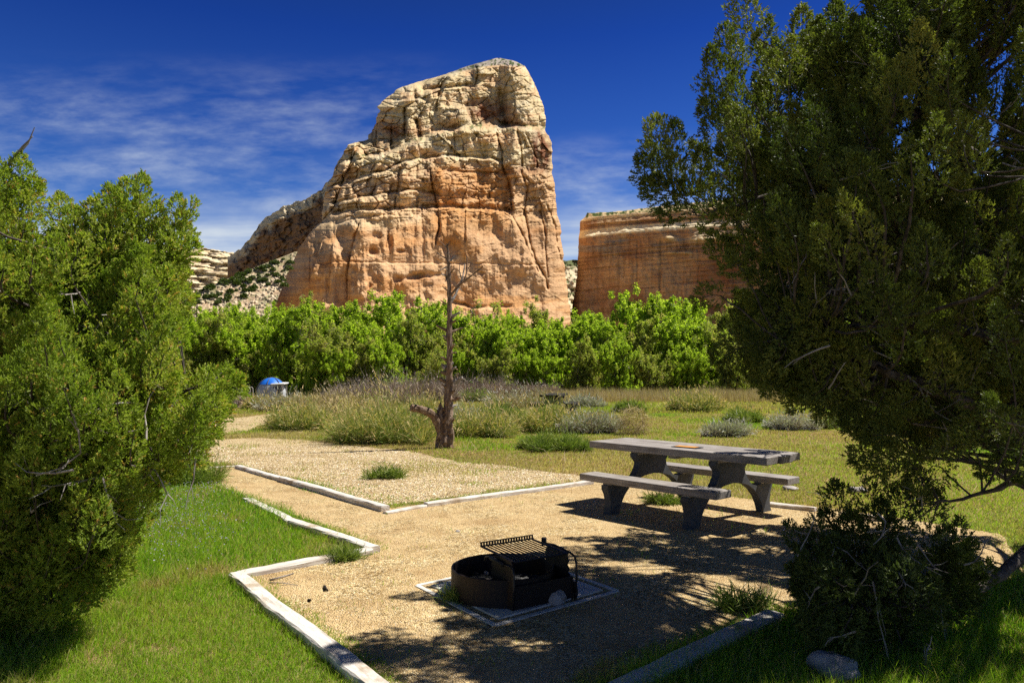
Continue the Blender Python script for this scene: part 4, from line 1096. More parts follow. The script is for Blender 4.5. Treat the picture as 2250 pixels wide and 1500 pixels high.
while len(Bx) < 250:
    X_ = rng.uniform(1690, 2330, 200); Y_ = rng.uniform(-120, 930, 200); P = at(X_, Y_, rng.uniform(4.6, 6.6, 200)); ok = inside(X_, Y_, RM) & inside(X_, Y_ + 30, RM)
    g_ = P - np.array(SV)[None] * (P[:, 2] / SV[2])[:, None]; gx, gy = proj(g_); ok &= shade_ok(P); Bx += list(P[ok])
B1 = np.concatenate([B1, np.array(Bx[:250])]); A1 = crown_axes(B1, CC, rng); L1 = rng.uniform(.32, .55, len(B1)); R1_ = rng.uniform(.08, .13, len(B1)); X_, Y_ = proj(B1 + A1 * L1[:, None]); ok = inside(X_ - 10, Y_, RM) | (X_ > 2300) | (Y_ < -40); B1, A1, L1, R1_ = B1[ok], A1[ok], L1[ok], R1_[ok]; T1 = np.clip(rng.normal(.53, .2, len(B1)), 0, 1)
base = np.array([4.7, 6.1, 0]); root = empty('juniper_tree', tuple(base)); tag(root, 'large dark green juniper filling the right side, its boughs shading the gravel', 'juniper')
allB = np.concatenate([B1, eB, lB]); allA = np.concatenate([A1, eA, lA]); allL = np.concatenate([L1, eL, lL]); allR = np.concatenate([R1_, eR, lR]); allT = np.concatenate([T1, rng.uniform(.4, .75, len(eB)), rng.uniform(.1, .4, len(lB))])
Pp, Dd, tn = plumes_to_sprigs(allB, allA, allL, allR, allT, 540, rng)
me = sprig_mesh('crown', Pp - base, Dd, tn, rng); link('crown', me, M['juniper_r'], root)
limbs = [limb([(4.7, 6.1, 0), (4.65, 6.05, .7), (4.5, 6.0, 1.6), (4.4, 5.9, 3.0), (4.3, 5.9, 4.6), (4.35, 5.9, 5.8)], .24, .04, 40, .02, 1),
         limb([(4.6, 6.0, .9), (4.0, 5.7, 1.25), (3.3, 5.2, 1.45), (2.75, 4.9, 1.62), (2.3, 4.8, 1.78), (1.95, 4.8, 2.0)], .13, .025, 30, .02, 2),
         limb([(4.5, 6.0, 1.6), (3.8, 5.7, 2.3), (3.1, 5.5, 2.75), (2.5, 5.35, 3.0), (2.1, 5.3, 3.15)], .12, .02, 30, .02, 3),
         limb([(2.6, 5.4, 3.05), (2.1, 5.4, 3.1), (1.7, 5.35, 2.95), (1.35, 5.3, 2.85)], .05, .008, 16, .015, 21), limb([(4.5, 6.0, 2.0), (3.7, 5.6, 3.0), (2.9, 5.4, 3.7), (2.6, 5.4, 3.95)], .12, .02, 26, .02, 4),
         limb([(4.4, 5.9, 1.9), (3.5, 5.2, 1.95), (2.9, 4.8, 2.0), (2.3, 4.7, 2.05), (1.75, 4.8, 1.95)], .10, .02, 26, .025, 5),
         limb([(4.4, 5.9, 1.5), (4.1, 5.0, 1.9), (3.6, 4.3, 2.4), (3.1, 4.0, 2.9)], .10, .02, 20, .02, 6),
         limb([(4.4, 5.9, 2.5), (4.9, 5.3, 3.4), (5.2, 4.7, 4.2)], .10, .02, 16, .02, 7), limb([(4.4, 5.9, 2.5), (5.3, 6.3, 3.2), (6.3, 6.8, 3.8)], .10, .02, 16, .02, 8),
         limb([(4.4, 5.9, 2.3), (4.2, 7.0, 3.0), (4.0, 8.0, 3.5)], .10, .02, 16, .02, 9), limb([(4.4, 5.9, 3.0), (3.5, 6.3, 4.0), (2.8, 6.6, 4.6)], .09, .02, 16, .02, 10),
         limb([(4.7, 6.05, .35), (3.95, 5.65, .42), (3.35, 5.1, .33), (2.9, 4.85, .22), (2.5, 4.7, .28), (2.1, 4.6, .4)], .09, .02, 26, .015, 12),
         limb([(4.2, 5.8, 1.1), (3.6, 5.0, 1.2), (3.2, 4.5, 1.12), (2.9, 4.45, 1.0), (2.6, 4.5, .93)], .05, .012, 22, .015, 13)]
mb = MB()
for P, R in limbs: mb.tube(P - base, R, 9, jit=.06, rng=rng)
branch_net(mb, [(P - base, R) for P, R in limbs], allB - base, allA, allL, rng)
mb.build('trunk', M['bark'], root, smooth=True)
sel = B1[(B1[:, 1] < 5.9) & (B1[:, 0] < 4.2)]; sel = sel[rng.permutation(len(sel))[:76]]
dead_twigs(root, np.concatenate([sel + rng.normal(size=sel.shape) * .12, lB[:24] + rng.normal(size=(24, 3)) * .06]) - base, rng)

# ------------------------------------------------------------------ left juniper
rng = np.random.default_rng(12)
LM = [(-900, -100), (-200, 330), (0, 345), (45, 345), (85, 392), (88, 450), (85, 510), (118, 480), (128, 430), (158, 460), (205, 440), (212, 475), (232, 412), (275, 398), (310, 385), (345, 450), (340, 505), (362, 490),
      (385, 430), (425, 440), (418, 485), (434, 530), (415, 600), (428, 660), (400, 725), (380, 790), (430, 832), (500, 806), (526, 830), (508, 868), (515, 905), (480, 958), (452, 1010), (430, 1040), (370, 1060),
      (335, 1090), (305, 1110), (296, 1200), (292, 1270), (205, 1335), (100, 1400), (0, 1450), (-400, 1500), (-900, 1500)]
LC, LR = np.array([-4.35, 5.9, 1.35]), np.array([2.3, 2.0, 2.3])
B1 = sample_crown(520, LC, LR, LM, rng, ymin=4.3, lo=.5, margin=-16); X_, Y_ = proj(B1); B1 = B1[(Y_ > 590 + 70 * np.exp(-((X_ - 350) / 28) ** 2) + 20 * np.exp(-((X_ - 110) / 30) ** 2)) | (X_ < -30)]
B2 = []
while len(B2) < 420:
    X_ = rng.uniform(-60, 520, 300); Y_ = rng.uniform(560, 1330, 300); d = 5.3 + rng.normal(size=300) * .3 - .5 * np.exp(-((X_ - 150) / 110) ** 2 - ((Y_ - 900) / 160) ** 2) - .45 * sstep(720, 980, Y_)
    P = at(X_, Y_, d); ok = (Y_ > 620) & inside(X_, Y_, LM) & inside(X_ + 22, Y_, LM) & inside(X_, Y_ - 60, LM) & (P[:, 2] > .06); B2 += list(P[ok])
B3 = []
while len(B3) < 80:
    X_ = rng.uniform(-60, 275, 200); Y_ = rng.uniform(1180, 1405, 200); P = at(X_, Y_, rng.uniform(4.5, 5.0, 200)); ok = inside(X_, Y_, LM) & (P[:, 2] > .03); B3 += list(P[ok])
B2 = np.concatenate([np.array(B2[:420]), np.array(B3[:80])]); B1 = np.concatenate([B1, B2])
edge = [((310, 440), (300, 560), 5.3), ((330, 500), (310, 600), 5.2), ((270, 450), (265, 570), 5.3), ((245, 480), (240, 590), 5.4), ((215, 500), (220, 600), 5.3), ((290, 520), (280, 620), 5.1), ((40, 400), (30, 520), 5.5), ((20, 470), (20, 600), 5.4), ((60, 500), (60, 600), 5.3), ((400, 560), (360, 640), 5.2), ((140, 500), (150, 600), 5.4), ((95, 560), (95, 640), 5.3), ((350, 560), (330, 640), 5.2), ((180, 510), (180, 610), 5.4), ((45, 345), (40, 460), 5.4), ((80, 400), (50, 480), 5.5), ((15, 380), (10, 500), 5.3), ((135, 435), (145, 540), 5.5), ((205, 445), (190, 540), 5.4), ((160, 462), (165, 560), 5.3), ((240, 415), (250, 520), 5.3), ((312, 390), (300, 500), 5.2),
        ((275, 400), (280, 500), 5.3), ((345, 455), (320, 560), 5.2), ((390, 435), (385, 520), 5.2), ((425, 440), (400, 500), 5.2), ((430, 535), (380, 570), 5.1), ((405, 500), (370, 580), 5.3), ((425, 650), (370, 680), 5.1), ((410, 600), (350, 620), 5.0),
        ((500, 808), (440, 850), 5.0), ((525, 832), (470, 870), 5.0), ((510, 900), (450, 920), 5.0), ((480, 955), (420, 960), 5.0), ((450, 1010), (400, 1010), 5.0), ((390, 1050), (350, 1020), 5.0), ((340, 1090), (310, 1040), 4.9), ((300, 1190), (250, 1160), 4.8),
        ((290, 1260), (240, 1220), 4.8), ((210, 1320), (170, 1270), 4.8), ((150, 740), (150, 830), 4.6), ((200, 750), (190, 840), 4.6), ((100, 770), (110, 850), 4.6), ((235, 800), (210, 880), 4.6), ((60, 800), (70, 880), 4.7), ((470, 810), (430, 850), 5.1), ((440, 830), (400, 880), 5.1),
        ((255, 425), (262, 540), 5.5), ((225, 470), (240, 560), 5.2), ((400, 470), (380, 560), 5.3), ((60, 430), (50, 540), 5.2), ((175, 560), (180, 640), 5.1), ((395, 540), (350, 640), 5.1)]
A1 = crown_axes(B1, LC + np.array([0, 0, -.5]), rng); L1 = rng.uniform(.26, .46, len(B1)); R1_ = rng.uniform(.075, .12, len(B1))
X_, Y_ = proj(B1 + A1 * L1[:, None]); ok = inside(X_ + 12, Y_, LM) | (X_ < -40); B1, A1, L1, R1_ = B1[ok], A1[ok], L1[ok], R1_[ok]
eB, eA, eL = from_px(edge, rng); eL *= 1.05; eR = np.clip(eL * .32, .07, .13)
base = np.array([-4.5, 6.0, 0]); root = empty('juniper_tree', tuple(base)); tag(root, 'bushy olive green juniper filling the left side beside the bright grass', 'juniper')
allB = np.concatenate([B1, eB]); allA = np.concatenate([A1, eA]); allL = np.concatenate([L1, eL]); allR = np.concatenate([R1_, eR])
allT = np.clip(np.concatenate([.52 + .22 * fbm(B1[:, 0] * 1.6 + B1[:, 1], B1[:, 2] * 1.6, 7, 3) + rng.normal(size=len(B1)) * .1, rng.uniform(.5, .75, len(eB))]), 0, 1)
Pp, Dd, tn = plumes_to_sprigs(allB, allA, allL, allR, allT, 500, rng)
tn = np.where(rng.random(len(tn)) < .045, .97, tn)
link('crown', sprig_mesh('crown', Pp - base, Dd, tn, rng), M['juniper_l'], root)
limbs = [limb([(-4.5, 6.0, 0), (-4.45, 5.95, .6), (-4.2, 5.8, 1.1), (-3.7, 5.5, 1.7), (-3.25, 5.4, 2.2), (-2.9, 5.3, 2.75)], .17, .025, 30, .02, 1),
         limb([(-4.5, 6.0, .2), (-4.7, 5.9, 1.2), (-4.6, 5.8, 2.0), (-4.3, 5.6, 3.0), (-4.05, 5.5, 3.3)], .13, .015, 26, .02, 2), limb([(-4.4, 5.9, .5), (-3.9, 5.3, .8), (-3.4, 5.0, 1.1), (-2.8, 5.0, 1.35), (-2.2, 5.0, 1.6)], .1, .02, 26, .02, 3),
         limb([(-4.4, 5.9, .25), (-4.0, 5.2, .45), (-3.5, 4.9, .55), (-3.0, 4.8, .5)], .07, .015, 20, .02, 4), limb([(-4.2, 5.8, 1.1), (-3.9, 5.4, 1.7), (-3.8, 5.3, 2.2), (-3.6, 5.3, 2.8)], .08, .015, 20, .02, 5), limb([(-4.5, 6, .6), (-5.4, 6.3, 1.2), (-6, 6.5, 2)], .1, .02, 14, .02, 6),
         limb([(-4.4, 5.9, .5), (-4.1, 5.0, 1.0), (-3.8, 4.7, 1.5)], .07, .02, 14, .02, 7)]
mb = MB()
for P, R in limbs: mb.tube(P - base, R, 9, jit=.06, rng=rng)
branch_net(mb, [(P - base, R) for P, R in limbs], allB - base, allA, allL, rng)
mb.build('trunk', M['bark'], root, smooth=True)
sel = B1[(B1[:, 1] < 5.5) & (B1[:, 2] > .75)]; sel = sel[rng.permutation(len(sel))[:96]]
dead_twigs(root, sel + rng.normal(size=sel.shape) * .1 - base, rng, (.18, .5), .0065)
mb = MB(); P = np.array([at(-40, 470, 5.4), at(0, 385, 5.4), at(35, 345, 5.4), at(62, 315, 5.4), at(76, 280, 5.4)]); mb.tube(P - base, [.02, .014, .010, .006, .003], 5)
P = np.array([at(20, 360, 5.4), at(50, 322, 5.35), at(72, 300, 5.3)]); mb.tube(P - base, [.01, .007, .003], 5)
mb.build('dead_twig', M['twig'], root)

# ------------------------------------------------------------------ treeline of boxelders
def leafquads(name, C_, sz, tone, rng, parent, mat, flat_=.0):
    k = len(C_); nrm = unit(rng.normal(size=(k, 3)) + np.array([.25, 0, .45])); a = unit(np.cross(nrm, rng.normal(size=(k, 3)))); b = np.cross(nrm, a)
    s = (sz * rng.uniform(.6, 1.3, k))[:, None]
    V = np.stack([C_ - a * s * .5, C_ + b * s * .38 + a * s * .05, C_ + a * s * .6, C_ - b * s * .38 + a * s * .05], 1).reshape(-1, 3); i = np.arange(k)[:, None] * 4
    me = npmesh(name, V, [np.concatenate([i, i + 1, i + 2, i + 3], 1)], tone=np.repeat(np.clip(tone, 0, 1), 4))
    return link(name, me, M[mat], parent)


def make_tree(seed, mat, dens=1.0, hgt=8.5, wid=3.4, bare=False):
    rng = np.random.default_rng(seed); root = empty('boxelder_tree', (0, 0, -50))
    mb = MB(); tips = []; nst = rng.integers(3, 6)
    for s in range(nst):
        a = rng.uniform(0, 6.28); lean = rng.uniform(.1, .38); p = np.array([rng.normal() * .25, rng.normal() * .25, 0]); d = unit(np.array([math.cos(a) * lean, math.sin(a) * lean, 1])); q = [p.copy()]; Ls = hgt * rng.uniform(.72, .98)
        kk = 12
        for i in range(kk):
            d = unit(d + rng.normal(size=3) * .12 + np.array([math.cos(a), math.sin(a), 0]) * .02); q.append(q[-1] + d * Ls / kk)
        q = np.array(q); R = np.linspace(.17, .035, kk + 1) * rng.uniform(.7, 1.2); mb.tube(q, R, 6, cap=False)
        for i in range(2, kk + 1):
            for _ in range(2 if i < kk else 1):
                d2 = unit(d * .3 + rng.normal(size=3) * np.array([1, 1, .45]) + np.array([0, 0, .3])); l2 = wid * rng.uniform(.25, .75) * (1 - .55 * i / kk) + .3
                e = q[i] + d2 * l2; mid = (q[i] + e) / 2 + rng.normal(size=3) * .12; mb.tube([q[i], mid, e], [R[i] * .5 + .01, R[i] * .3 + .008, .008], 4, cap=False)
                tips += [e, mid + rng.normal(size=3) * .15]
                for _2 in range(2):
                    e2 = mid + unit(rng.normal(size=3) + [0, 0, .3]) * l2 * rng.uniform(.3, .6); mb.tube([mid, (mid + e2) / 2 + rng.normal(size=3) * .05, e2], [.018, .012, .006], 3, cap=False); tips.append(e2)
        tips.append(q[-1])
    # low skirts of leaves
    for _ in range(int(44)):
        a = rng.uniform(0, 6.28); r = rng.uniform(.6, wid * .75); tips.append(np.array([r * math.cos(a), r * math.sin(a), rng.uniform(.5, 2.6)]))
    tips = np.array(tips); tips = np.concatenate([tips, tips + rng.normal(size=tips.shape) * np.array([.55, .55, .5])]); mb.build('trunk', M['treebark'], root, smooth=False)
    keep = rng.random(len(tips)) < (1.0 if not bare else .35); tips = tips[keep]
    per = int(92 * dens); cr = rng.uniform(.16, .46, len(tips)); idx = np.repeat(np.arange(len(tips)), per)
    off = unit(rng.normal(size=(len(idx), 3))) * (rng.uniform(0, 1, len(idx)) ** .6)[:, None] * cr[idx][:, None] * np.array([.75, .75, 1.5])
    C_ = tips[idx] + off; ct = np.clip(rng.normal(.5, .2, len(tips)), 0, 1)
    C_ = C_[C_[:, 2] > .15]; idx = idx[:len(C_)]
    leafquads('crown', C_, .145, ct[idx] + rng.normal(size=len(C_)) * .24, rng, root, mat)
    return root


def copy_thing(root):
    c = root.copy(); COL.objects.link(c)
    for ch in list(root.children):
        d = ch.copy(); COL.objects.link(d); d.parent = c
    return c


protos = [make_tree(101, 'leaf', 1.1), make_tree(102, 'leaf', .9), make_tree(103, 'leaf2', .7), make_tree(104, 'leaf', 1.2, 8.2, 3.8), make_tree(105, 'leaf2', .85, 8.6, 3.2), make_tree(106, 'leaf', .8, 9.0, 2.8)]
bare_p = make_tree(107, 'leaf2', .25, 8.5, 3.0, True)
used = set()
ORD = ['first', 'second', 'third', 'fourth', 'fifth', 'sixth', 'seventh', 'eighth', 'ninth', 'tenth', 'eleventh', 'twelfth', 'thirteenth', 'fourteenth', 'fifteenth', 'sixteenth', 'seventeenth', 'eighteenth', 'nineteenth', 'twentieth']
rt = random.Random(9)


def put_tree(pi, pxx, d, top_py, lab, group, nm='boxelder_tree'):
    src = bare_p if pi < 0 else protos[pi]
    o = src if pi not in used else copy_thing(src); used.add(pi)
    z = H + (815.5 - top_py) / F * d; s = z / 8.6
    o.location = ((pxx - 1125) / F * d, d, -.1); o.scale = (s * rt.uniform(1.15, 1.4), s * rt.uniform(1.15, 1.4), s * 1.02); o.rotation_euler = (0, 0, rt.uniform(0, 6.28)); o.name = nm
    tag(o, lab, 'tree', group)


LOOK = {0: 'bright green', 1: 'fresh green', 2: 'thin olive', 3: 'dense bright green', 4: 'olive green', 5: 'tall narrow green'}
front = [(40, 0), (150, 4), (270, 2), (400, 1), (470, 4), (560, 3), (650, 0), (730, 2), (830, 5), (905, 4), (1065, 1), (1150, 2), (1240, 3), (1320, 0), (1400, 4), (1475, 1), (1545, 5), (1640, 2), (1730, 3), (1820, 4), (1920, 1), (2030, 0), (2150, 2), (2260, 3)]
L_ = [p for p in front if p[0] < 985][::-1]; R_ = [p for p in front if p[0] > 985]
tops_f = {560: 690, 650: 668, 730: 690, 830: 676, 905: 700, 1065: 700, 1150: 712, 1240: 690, 1320: 705, 1400: 700, 1475: 690, 1545: 700}
for side, lst in (('left', L_), ('right', R_)):
    for i, (pxx, pi) in enumerate(lst):
        put_tree(pi, pxx, rt.uniform(55, 61), tops_f.get(pxx, rt.uniform(680, 705)), f'{LOOK[pi]} boxelder, {ORD[i]} {side} of the snag in the front row', 'front row of boxelders behind the meadow')
backr = [(0, 3), (110, 1), (230, 0), (350, 5), (430, 3), (510, 1), (600, 0), (690, 4), (780, 3), (870, 0), (960, 1), (1040, 2), (1120, 0), (1200, 4), (1280, 1), (1360, 5), (1430, 3), (1500, 0), (1590, 4), (1690, 1), (1790, 3), (1890, 0), (1990, 4), (2100, 3), (2210, 1)]
tops_b = {430: 668, 510: 672, 600: 676, 690: 668, 780: 652, 870: 660, 960: 668, 1040: 690, 1120: 692, 1200: 676, 1280: 690, 1360: 680, 1430: 640, 1500: 672}
L_ = [p for p in backr if p[0] < 800][::-1]; R_ = [p for p in backr if p[0] > 800]
for side, lst in (('left', L_), ('right', R_)):
    for i, (pxx, pi) in enumerate(lst):
        put_tree(pi, pxx, rt.uniform(67, 78), tops_b.get(pxx, rt.uniform(655, 685)), f'{LOOK[pi]} boxelder, {ORD[i]} {side} of the butte centre in the back row', 'back row of boxelders under the butte')
for i, (pxx, pi) in enumerate([(380, 2), (470, 0), (540, 4), (640, 2), (705, 3), (790, 4), (860, 0), (950, 2), (1010, 0), (1100, 4), (1185, 3), (1275, 4), (1365, 0), (1440, 2), (1515, 3), (1600, 4), (1700, 0), (1850, 2), (2000, 3), (2180, 4)]):
    put_tree(pi, pxx, rt.uniform(51.5, 55) if pxx > 690 else rt.uniform(54, 57), rt.uniform(745, 775), f'low {LOOK[pi]} young boxelder at the meadow edge, {ORD[i]} from the left', 'young boxelders along the meadow edge', 'young_tree')
put_tree(-1, 1050, 80, 622, 'sparse pale twiggy tree standing tall behind the top of the dead snag', 'half bare trees in the treeline', 'bare_tree')
put_tree(-1, 705, 80, 640, 'nearly bare twiggy tree against the left foot of the butte', 'half bare trees in the treeline', 'bare_tree')
put_tree(-1, 1335, 76, 668, 'greyish half bare tree in front of the left end of the shaded cliff', 'half bare trees in the treeline', 'bare_tree')

# shrubs on the talus slope
rng = np.random.default_rng(31); k = 260; C_ = unit(rng.normal(size=(k, 3))) * (rng.uniform(.2, 1, k) ** .5)[:, None] * np.array([2.1, 2.1, 1.7]); C_[:, 2] = np.abs(C_[:, 2]) * 1.3
proto_s = leafquads('slope_shrub', C_, .95, rng.uniform(0, .5, k), rng, None, 'juniper_r'); tag(proto_s, 'small dark green shrub dotted among pale boulders on the slope under the ridge', 'shrub', 'shrubs on the talus slope')
cnt = 0
for t in range(400):
    qx = rng.uniform(430, 640); tpx = np.interp(qx, [430, 480, 520, 580, 640], [640, 620, 604, 580, 558]); qy = tpx + 2 + abs(rng.normal()) * 34
    if qy > 668 or cnt >= 85: continue
    o = proto_s if cnt == 0 else proto_s.copy()
    if cnt: COL.objects.link(o)
    p = at(qx, qy, float(TD(np.array(qx), np.array(qy)))); o.location = p; s = rng.uniform(.45, 1.05); o.scale = (s, s, s * rng.uniform(.8, 1.2)); o.rotation_euler = (0, 0, rng.uniform(0, 6)); cnt += 1

# ------------------------------------------------------------------ meadow shrubs
def blades(base_, d, L, w, tone, rng, droop=.25, up=True):
    """curved 2-segment blades; returns V, quads, tris, tone"""
    k = len(base_); side = unit(np.cross(d, rng.normal(size=(k, 3)))) * w[:, None]
    mid = base_ + d * (L * .55)[:, None]; bend = rng.normal(size=(k, 3)) * (L * droop * .5)[:, None]; tip = base_ + d * L[:, None] + bend - np.array([0, 0, 1]) * (L * droop * .3)[:, None]
    V = np.stack([base_ - side, base_ + side, mid + side * .7, mid - side * .7, tip], 1).reshape(-1, 3); i = np.arange(k)[:, None] * 5
    return V, np.concatenate([i, i + 1, i + 2, i + 3], 1), np.concatenate([i + 3, i + 2, i + 4], 1), np.repeat(np.clip(tone, 0, 1), 5)


KIND = {  # stalk material, stalk tones, tip foliage material, foliage tones, counts
    'rabbit': ('rabbit', (.05, 1.0), 'rabbit', (.05, 1.25), 1900, 2600), 'green': ('rabbit', (.15, .5), 'rabbit', (.1, .6), 1200, 2600), 'gold': ('dry', (.1, .6), 'dry', (.3, .95), 1300, 1500),
    'sage': ('bare', (.3, .9), 'sage', (.3, 1.1), 1300, 2400), 'bare': ('bare', (.1, .95), 'bare', (.3, 1), 2600, 900), 'beige': ('dry', (.15, .7), 'sage', (.5, 1), 1900, 1400), 'grey': ('bare', (.35, .9), 'rabbit', (.1, .55), 1500, 1500)}


GS = 'rabbitbrush clumps in the meadow'


def shrub(pxx, pyb, wpx, hpx, kind, lab, name='shrub', group=None, seed=None, cat='shrub', dens=1.0):
    p = gp(pxx, pyb); d_ = float(p[1]); wm = wpx * d_ / F; hm = hpx * d_ / F * (1.5 if group == GS else 1.3)
    rng = np.random.default_rng(int(pxx * 7 + pyb)); sm, st, fm, ft, ns, nf = KIND[kind]; ns = int(ns * dens); nf = int(nf * dens)
    y0 = d_ + wm * .22; root = empty(name, (float(p[0]), y0, 0)); tag(root, lab, cat, group)
    px_w = max(.0026, .62 * d_ / F)                    # stalks about as wide as they look
    ns = int(ns * 1.15); nf = int(nf * 1.35)
    ncl = max(4, int(wm * hm / .10)); ncl = min(ncl, 26)
    cx = np.linspace(-.42, .42, ncl) * wm; rng.shuffle(cx); cy = rng.uniform(-.3, .3, ncl) * wm
    ch = hm * rng.uniform(.62, 1.08, ncl) * (1 - .55 * (np.abs(cx) / (wm * .5)) ** 2.2); cr_ = np.minimum(wm * .34, np.maximum(.16, ch * rng.uniform(.6, 1.0, ncl)))
    ctone = rng.normal(size=ncl) * .13
    ci = rng.integers(0, ncl, ns)
    b = np.stack([cx[ci] + rng.normal(size=ns) * .03, cy[ci] + rng.normal(size=ns) * .03, np.zeros(ns)], 1)
    d = unit(rng.normal(size=(ns, 3)) * np.array([.95, .95, .3]) + np.array([0, 0, .95])); d[:, 2] = np.abs(d[:, 2])
    ext = 1 / np.sqrt((d[:, 0] / cr_[ci]) ** 2 + (d[:, 1] / cr_[ci]) ** 2 + (d[:, 2] / ch[ci]) ** 2)
    L = ext * np.where(rng.random(ns) < .25, rng.uniform(.95, 1.25, ns), rng.uniform(.45, 1.0, ns))
    V, q, t, tn = blades(b, d, L, np.full(ns, px_w * .8), rng.uniform(*st, ns) + ctone[ci], rng)
    link('stems', npmesh('stems', V, [q, t], tone=tn), M[sm], root)
    fi = rng.integers(0, ns, nf); f = rng.uniform(.35, 1.0, nf); pos = b[fi] + d[fi] * (L[fi] * f)[:, None] + rng.normal(size=(nf, 3)) * .03
    fd = unit(d[fi] + rng.normal(size=(nf, 3)) * .45); fl = rng.uniform(.05, .13, nf) * (1 + .02 * d_)
    tone = ft[0] + (ft[1] - ft[0]) * np.clip((f ** 2 * .95 + .22 * rng.random(nf) - .1) if kind == 'rabbit' else (f * .75 + .25 * rng.random(nf) - .1) + .2 * fbm(pos[:, 0] * 4, pos[:, 1] * 4, 9, 2) + ctone[ci[fi]], 0, 1)
    V, q, t, tn = blades(pos, fd, fl, np.full(nf, px_w * 1.25), tone, rng, .15)
    link('foliage', npmesh('foliage', V, [q, t], tone=tn), M[fm], root)
    return root


def seed_of(x): return (x * 13.7) % 97


GS = 'rabbitbrush clumps in the meadow'
shrub(830, 975, 235, 122, 'rabbit', 'largest green rabbitbrush with tan tips, left of the dead snag', 'rabbitbrush', GS, dens=1.7)
shrub(790, 905, 150, 48, 'gold', 'pale tan seed heads rising behind the largest rabbitbrush', 'grass_clump', 'tall tan grass clumps')
shrub(1010, 930, 80, 46, 'sage', 'pale grey sagebrush against the right side of the snag base', 'sagebrush', 'sagebrush in the meadow')
shrub(890, 962, 110, 85, 'grey', 'grey twiggy brush between the big rabbitbrush and the dead snag', 'rabbitbrush', GS)
shrub(655, 946, 145, 72, 'rabbit', 'low spreading green brush beside the gravel driveway', 'rabbitbrush', GS, dens=1.3)
shrub(725, 935, 110, 78, 'gold', 'tan seed topped grass clump between the two left rabbitbrushes', 'grass_clump', 'tall tan grass clumps')
shrub(1060, 962, 135, 78, 'rabbit', 'green brush with long pale blades just right of the dead snag', 'rabbitbrush', GS, dens=1.2)
shrub(1205, 950, 150, 78, 'rabbit', 'grey stemmed brush with straw coloured top in the middle of the meadow', 'rabbitbrush', GS, dens=1.2)
shrub(1300, 952, 130, 60, 'sage', 'grey green sagebrush right of the straw topped brush', 'sagebrush', 'sagebrush in the meadow')
shrub(1225, 992, 140, 44, 'green', 'low tangle of grey twigs and vivid green leaves left of the table', 'shrub', None)
shrub(1175, 990, 50, 26, 'green', 'small vivid green tuft at the left of the low tangle', 'shrub', None)
shrub(1140, 900, 150, 50, 'beige', 'pale beige dry bush left of the distant table', 'shrub', None)
shrub(1050, 884, 70, 34, 'grey', 'small grey bush right behind the dead snag', 'shrub', None)
shrub(1100, 925, 90, 40, 'green', 'low green brush in front of the beige dry bush', 'shrub', None)
shrub(1290, 897, 75, 30, 'sage', 'small blue grey sagebrush right of the distant table', 'sagebrush', 'sagebrush in the meadow')
shrub(1200, 916, 60, 26, 'green', 'small green bush under the distant table', 'shrub', None)
shrub(1385, 908, 55, 28, 'green', 'small green bush alone in the middle of the meadow', 'shrub', None)
shrub(1540, 906, 110, 50, 'rabbit', 'spiky dome of grey green brush above the picnic table', 'rabbitbrush', GS)
shrub(1605, 962, 85, 40, 'sage', 'pale sagebrush with green shoots behind the right half of the table', 'sagebrush', 'sagebrush in the meadow')
shrub(1640, 930, 70, 36, 'green', 'green shrub under the left edge of the right juniper', 'shrub', None)
shrub(1745, 945, 90, 40, 'sage', 'sagebrush in the shade line beneath the right juniper', 'sagebrush', 'sagebrush in the meadow')
shrub(1850, 942, 90, 40, 'grey', 'grey twiggy shrub beneath the middle of the right juniper', 'shrub', None)
shrub(1985, 948, 130, 85, 'grey', 'big grey brush seen below the hanging juniper bough', 'rabbitbrush', GS)
shrub(2062, 925, 70, 50, 'gold', 'orange tan grass clump beside the big grey brush on the right', 'grass_clump', 'tall tan grass clumps')
shrub(2170, 900, 150, 50, 'grey', 'grey shrub at the far right edge of the meadow', 'shrub', None)
shrub(700, 905, 130, 52, 'gold', 'feathery tan grass clump behind the left brushes', 'grass_clump', 'tall tan grass clumps', dens=1.2)
shrub(620, 905, 110, 46, 'beige', 'tan and green brush in front of the tent', 'shrub', None)
shrub(528, 898, 52, 48, 'bare', 'round grey bush at the edge of the left juniper', 'shrub', None)
shrub(570, 900, 60, 40, 'rabbit', 'dark green bush left below the tent', 'shrub', None)
shrub(706, 868, 44, 48, 'sage', 'silvery sagebrush standing right of the tent', 'sagebrush', 'sagebrush in the meadow')
shrub(870, 880, 120, 40, 'gold', 'gold tipped grass behind the largest rabbitbrush', 'grass_clump', 'tall tan grass clumps')
shrub(940, 915, 80, 50, 'rabbit', 'green brush directly behind the stub limb of the snag', 'rabbitbrush', GS)
shrub(400, 1068, 110, 95, 'green', 'soft green shrub at the foot of the left juniper', 'shrub', None, dens=1.3)
GT = 'leafless purple grey thicket bushes below the trees'
for a, b, w, h, l in ((770, 888, 130, 52, 'leftmost purple grey leafless bush, behind the tan grass'), (850, 888, 150, 72, 'tallest purple grey leafless bush, left of the snag'), (935, 885, 140, 68, 'purple grey leafless bush touching the snag trunk'),
                      (1030, 880, 130, 58, 'purple grey leafless bush directly right of the snag'), (1110, 876, 110, 46, 'brown grey leafless bush above the beige dry bush'), (1190, 874, 90, 34, 'small brown grey leafless bush left above the distant table')):
    shrub(a, b, w, h, 'bare', l, 'leafless_bush', GT, dens=1.3)
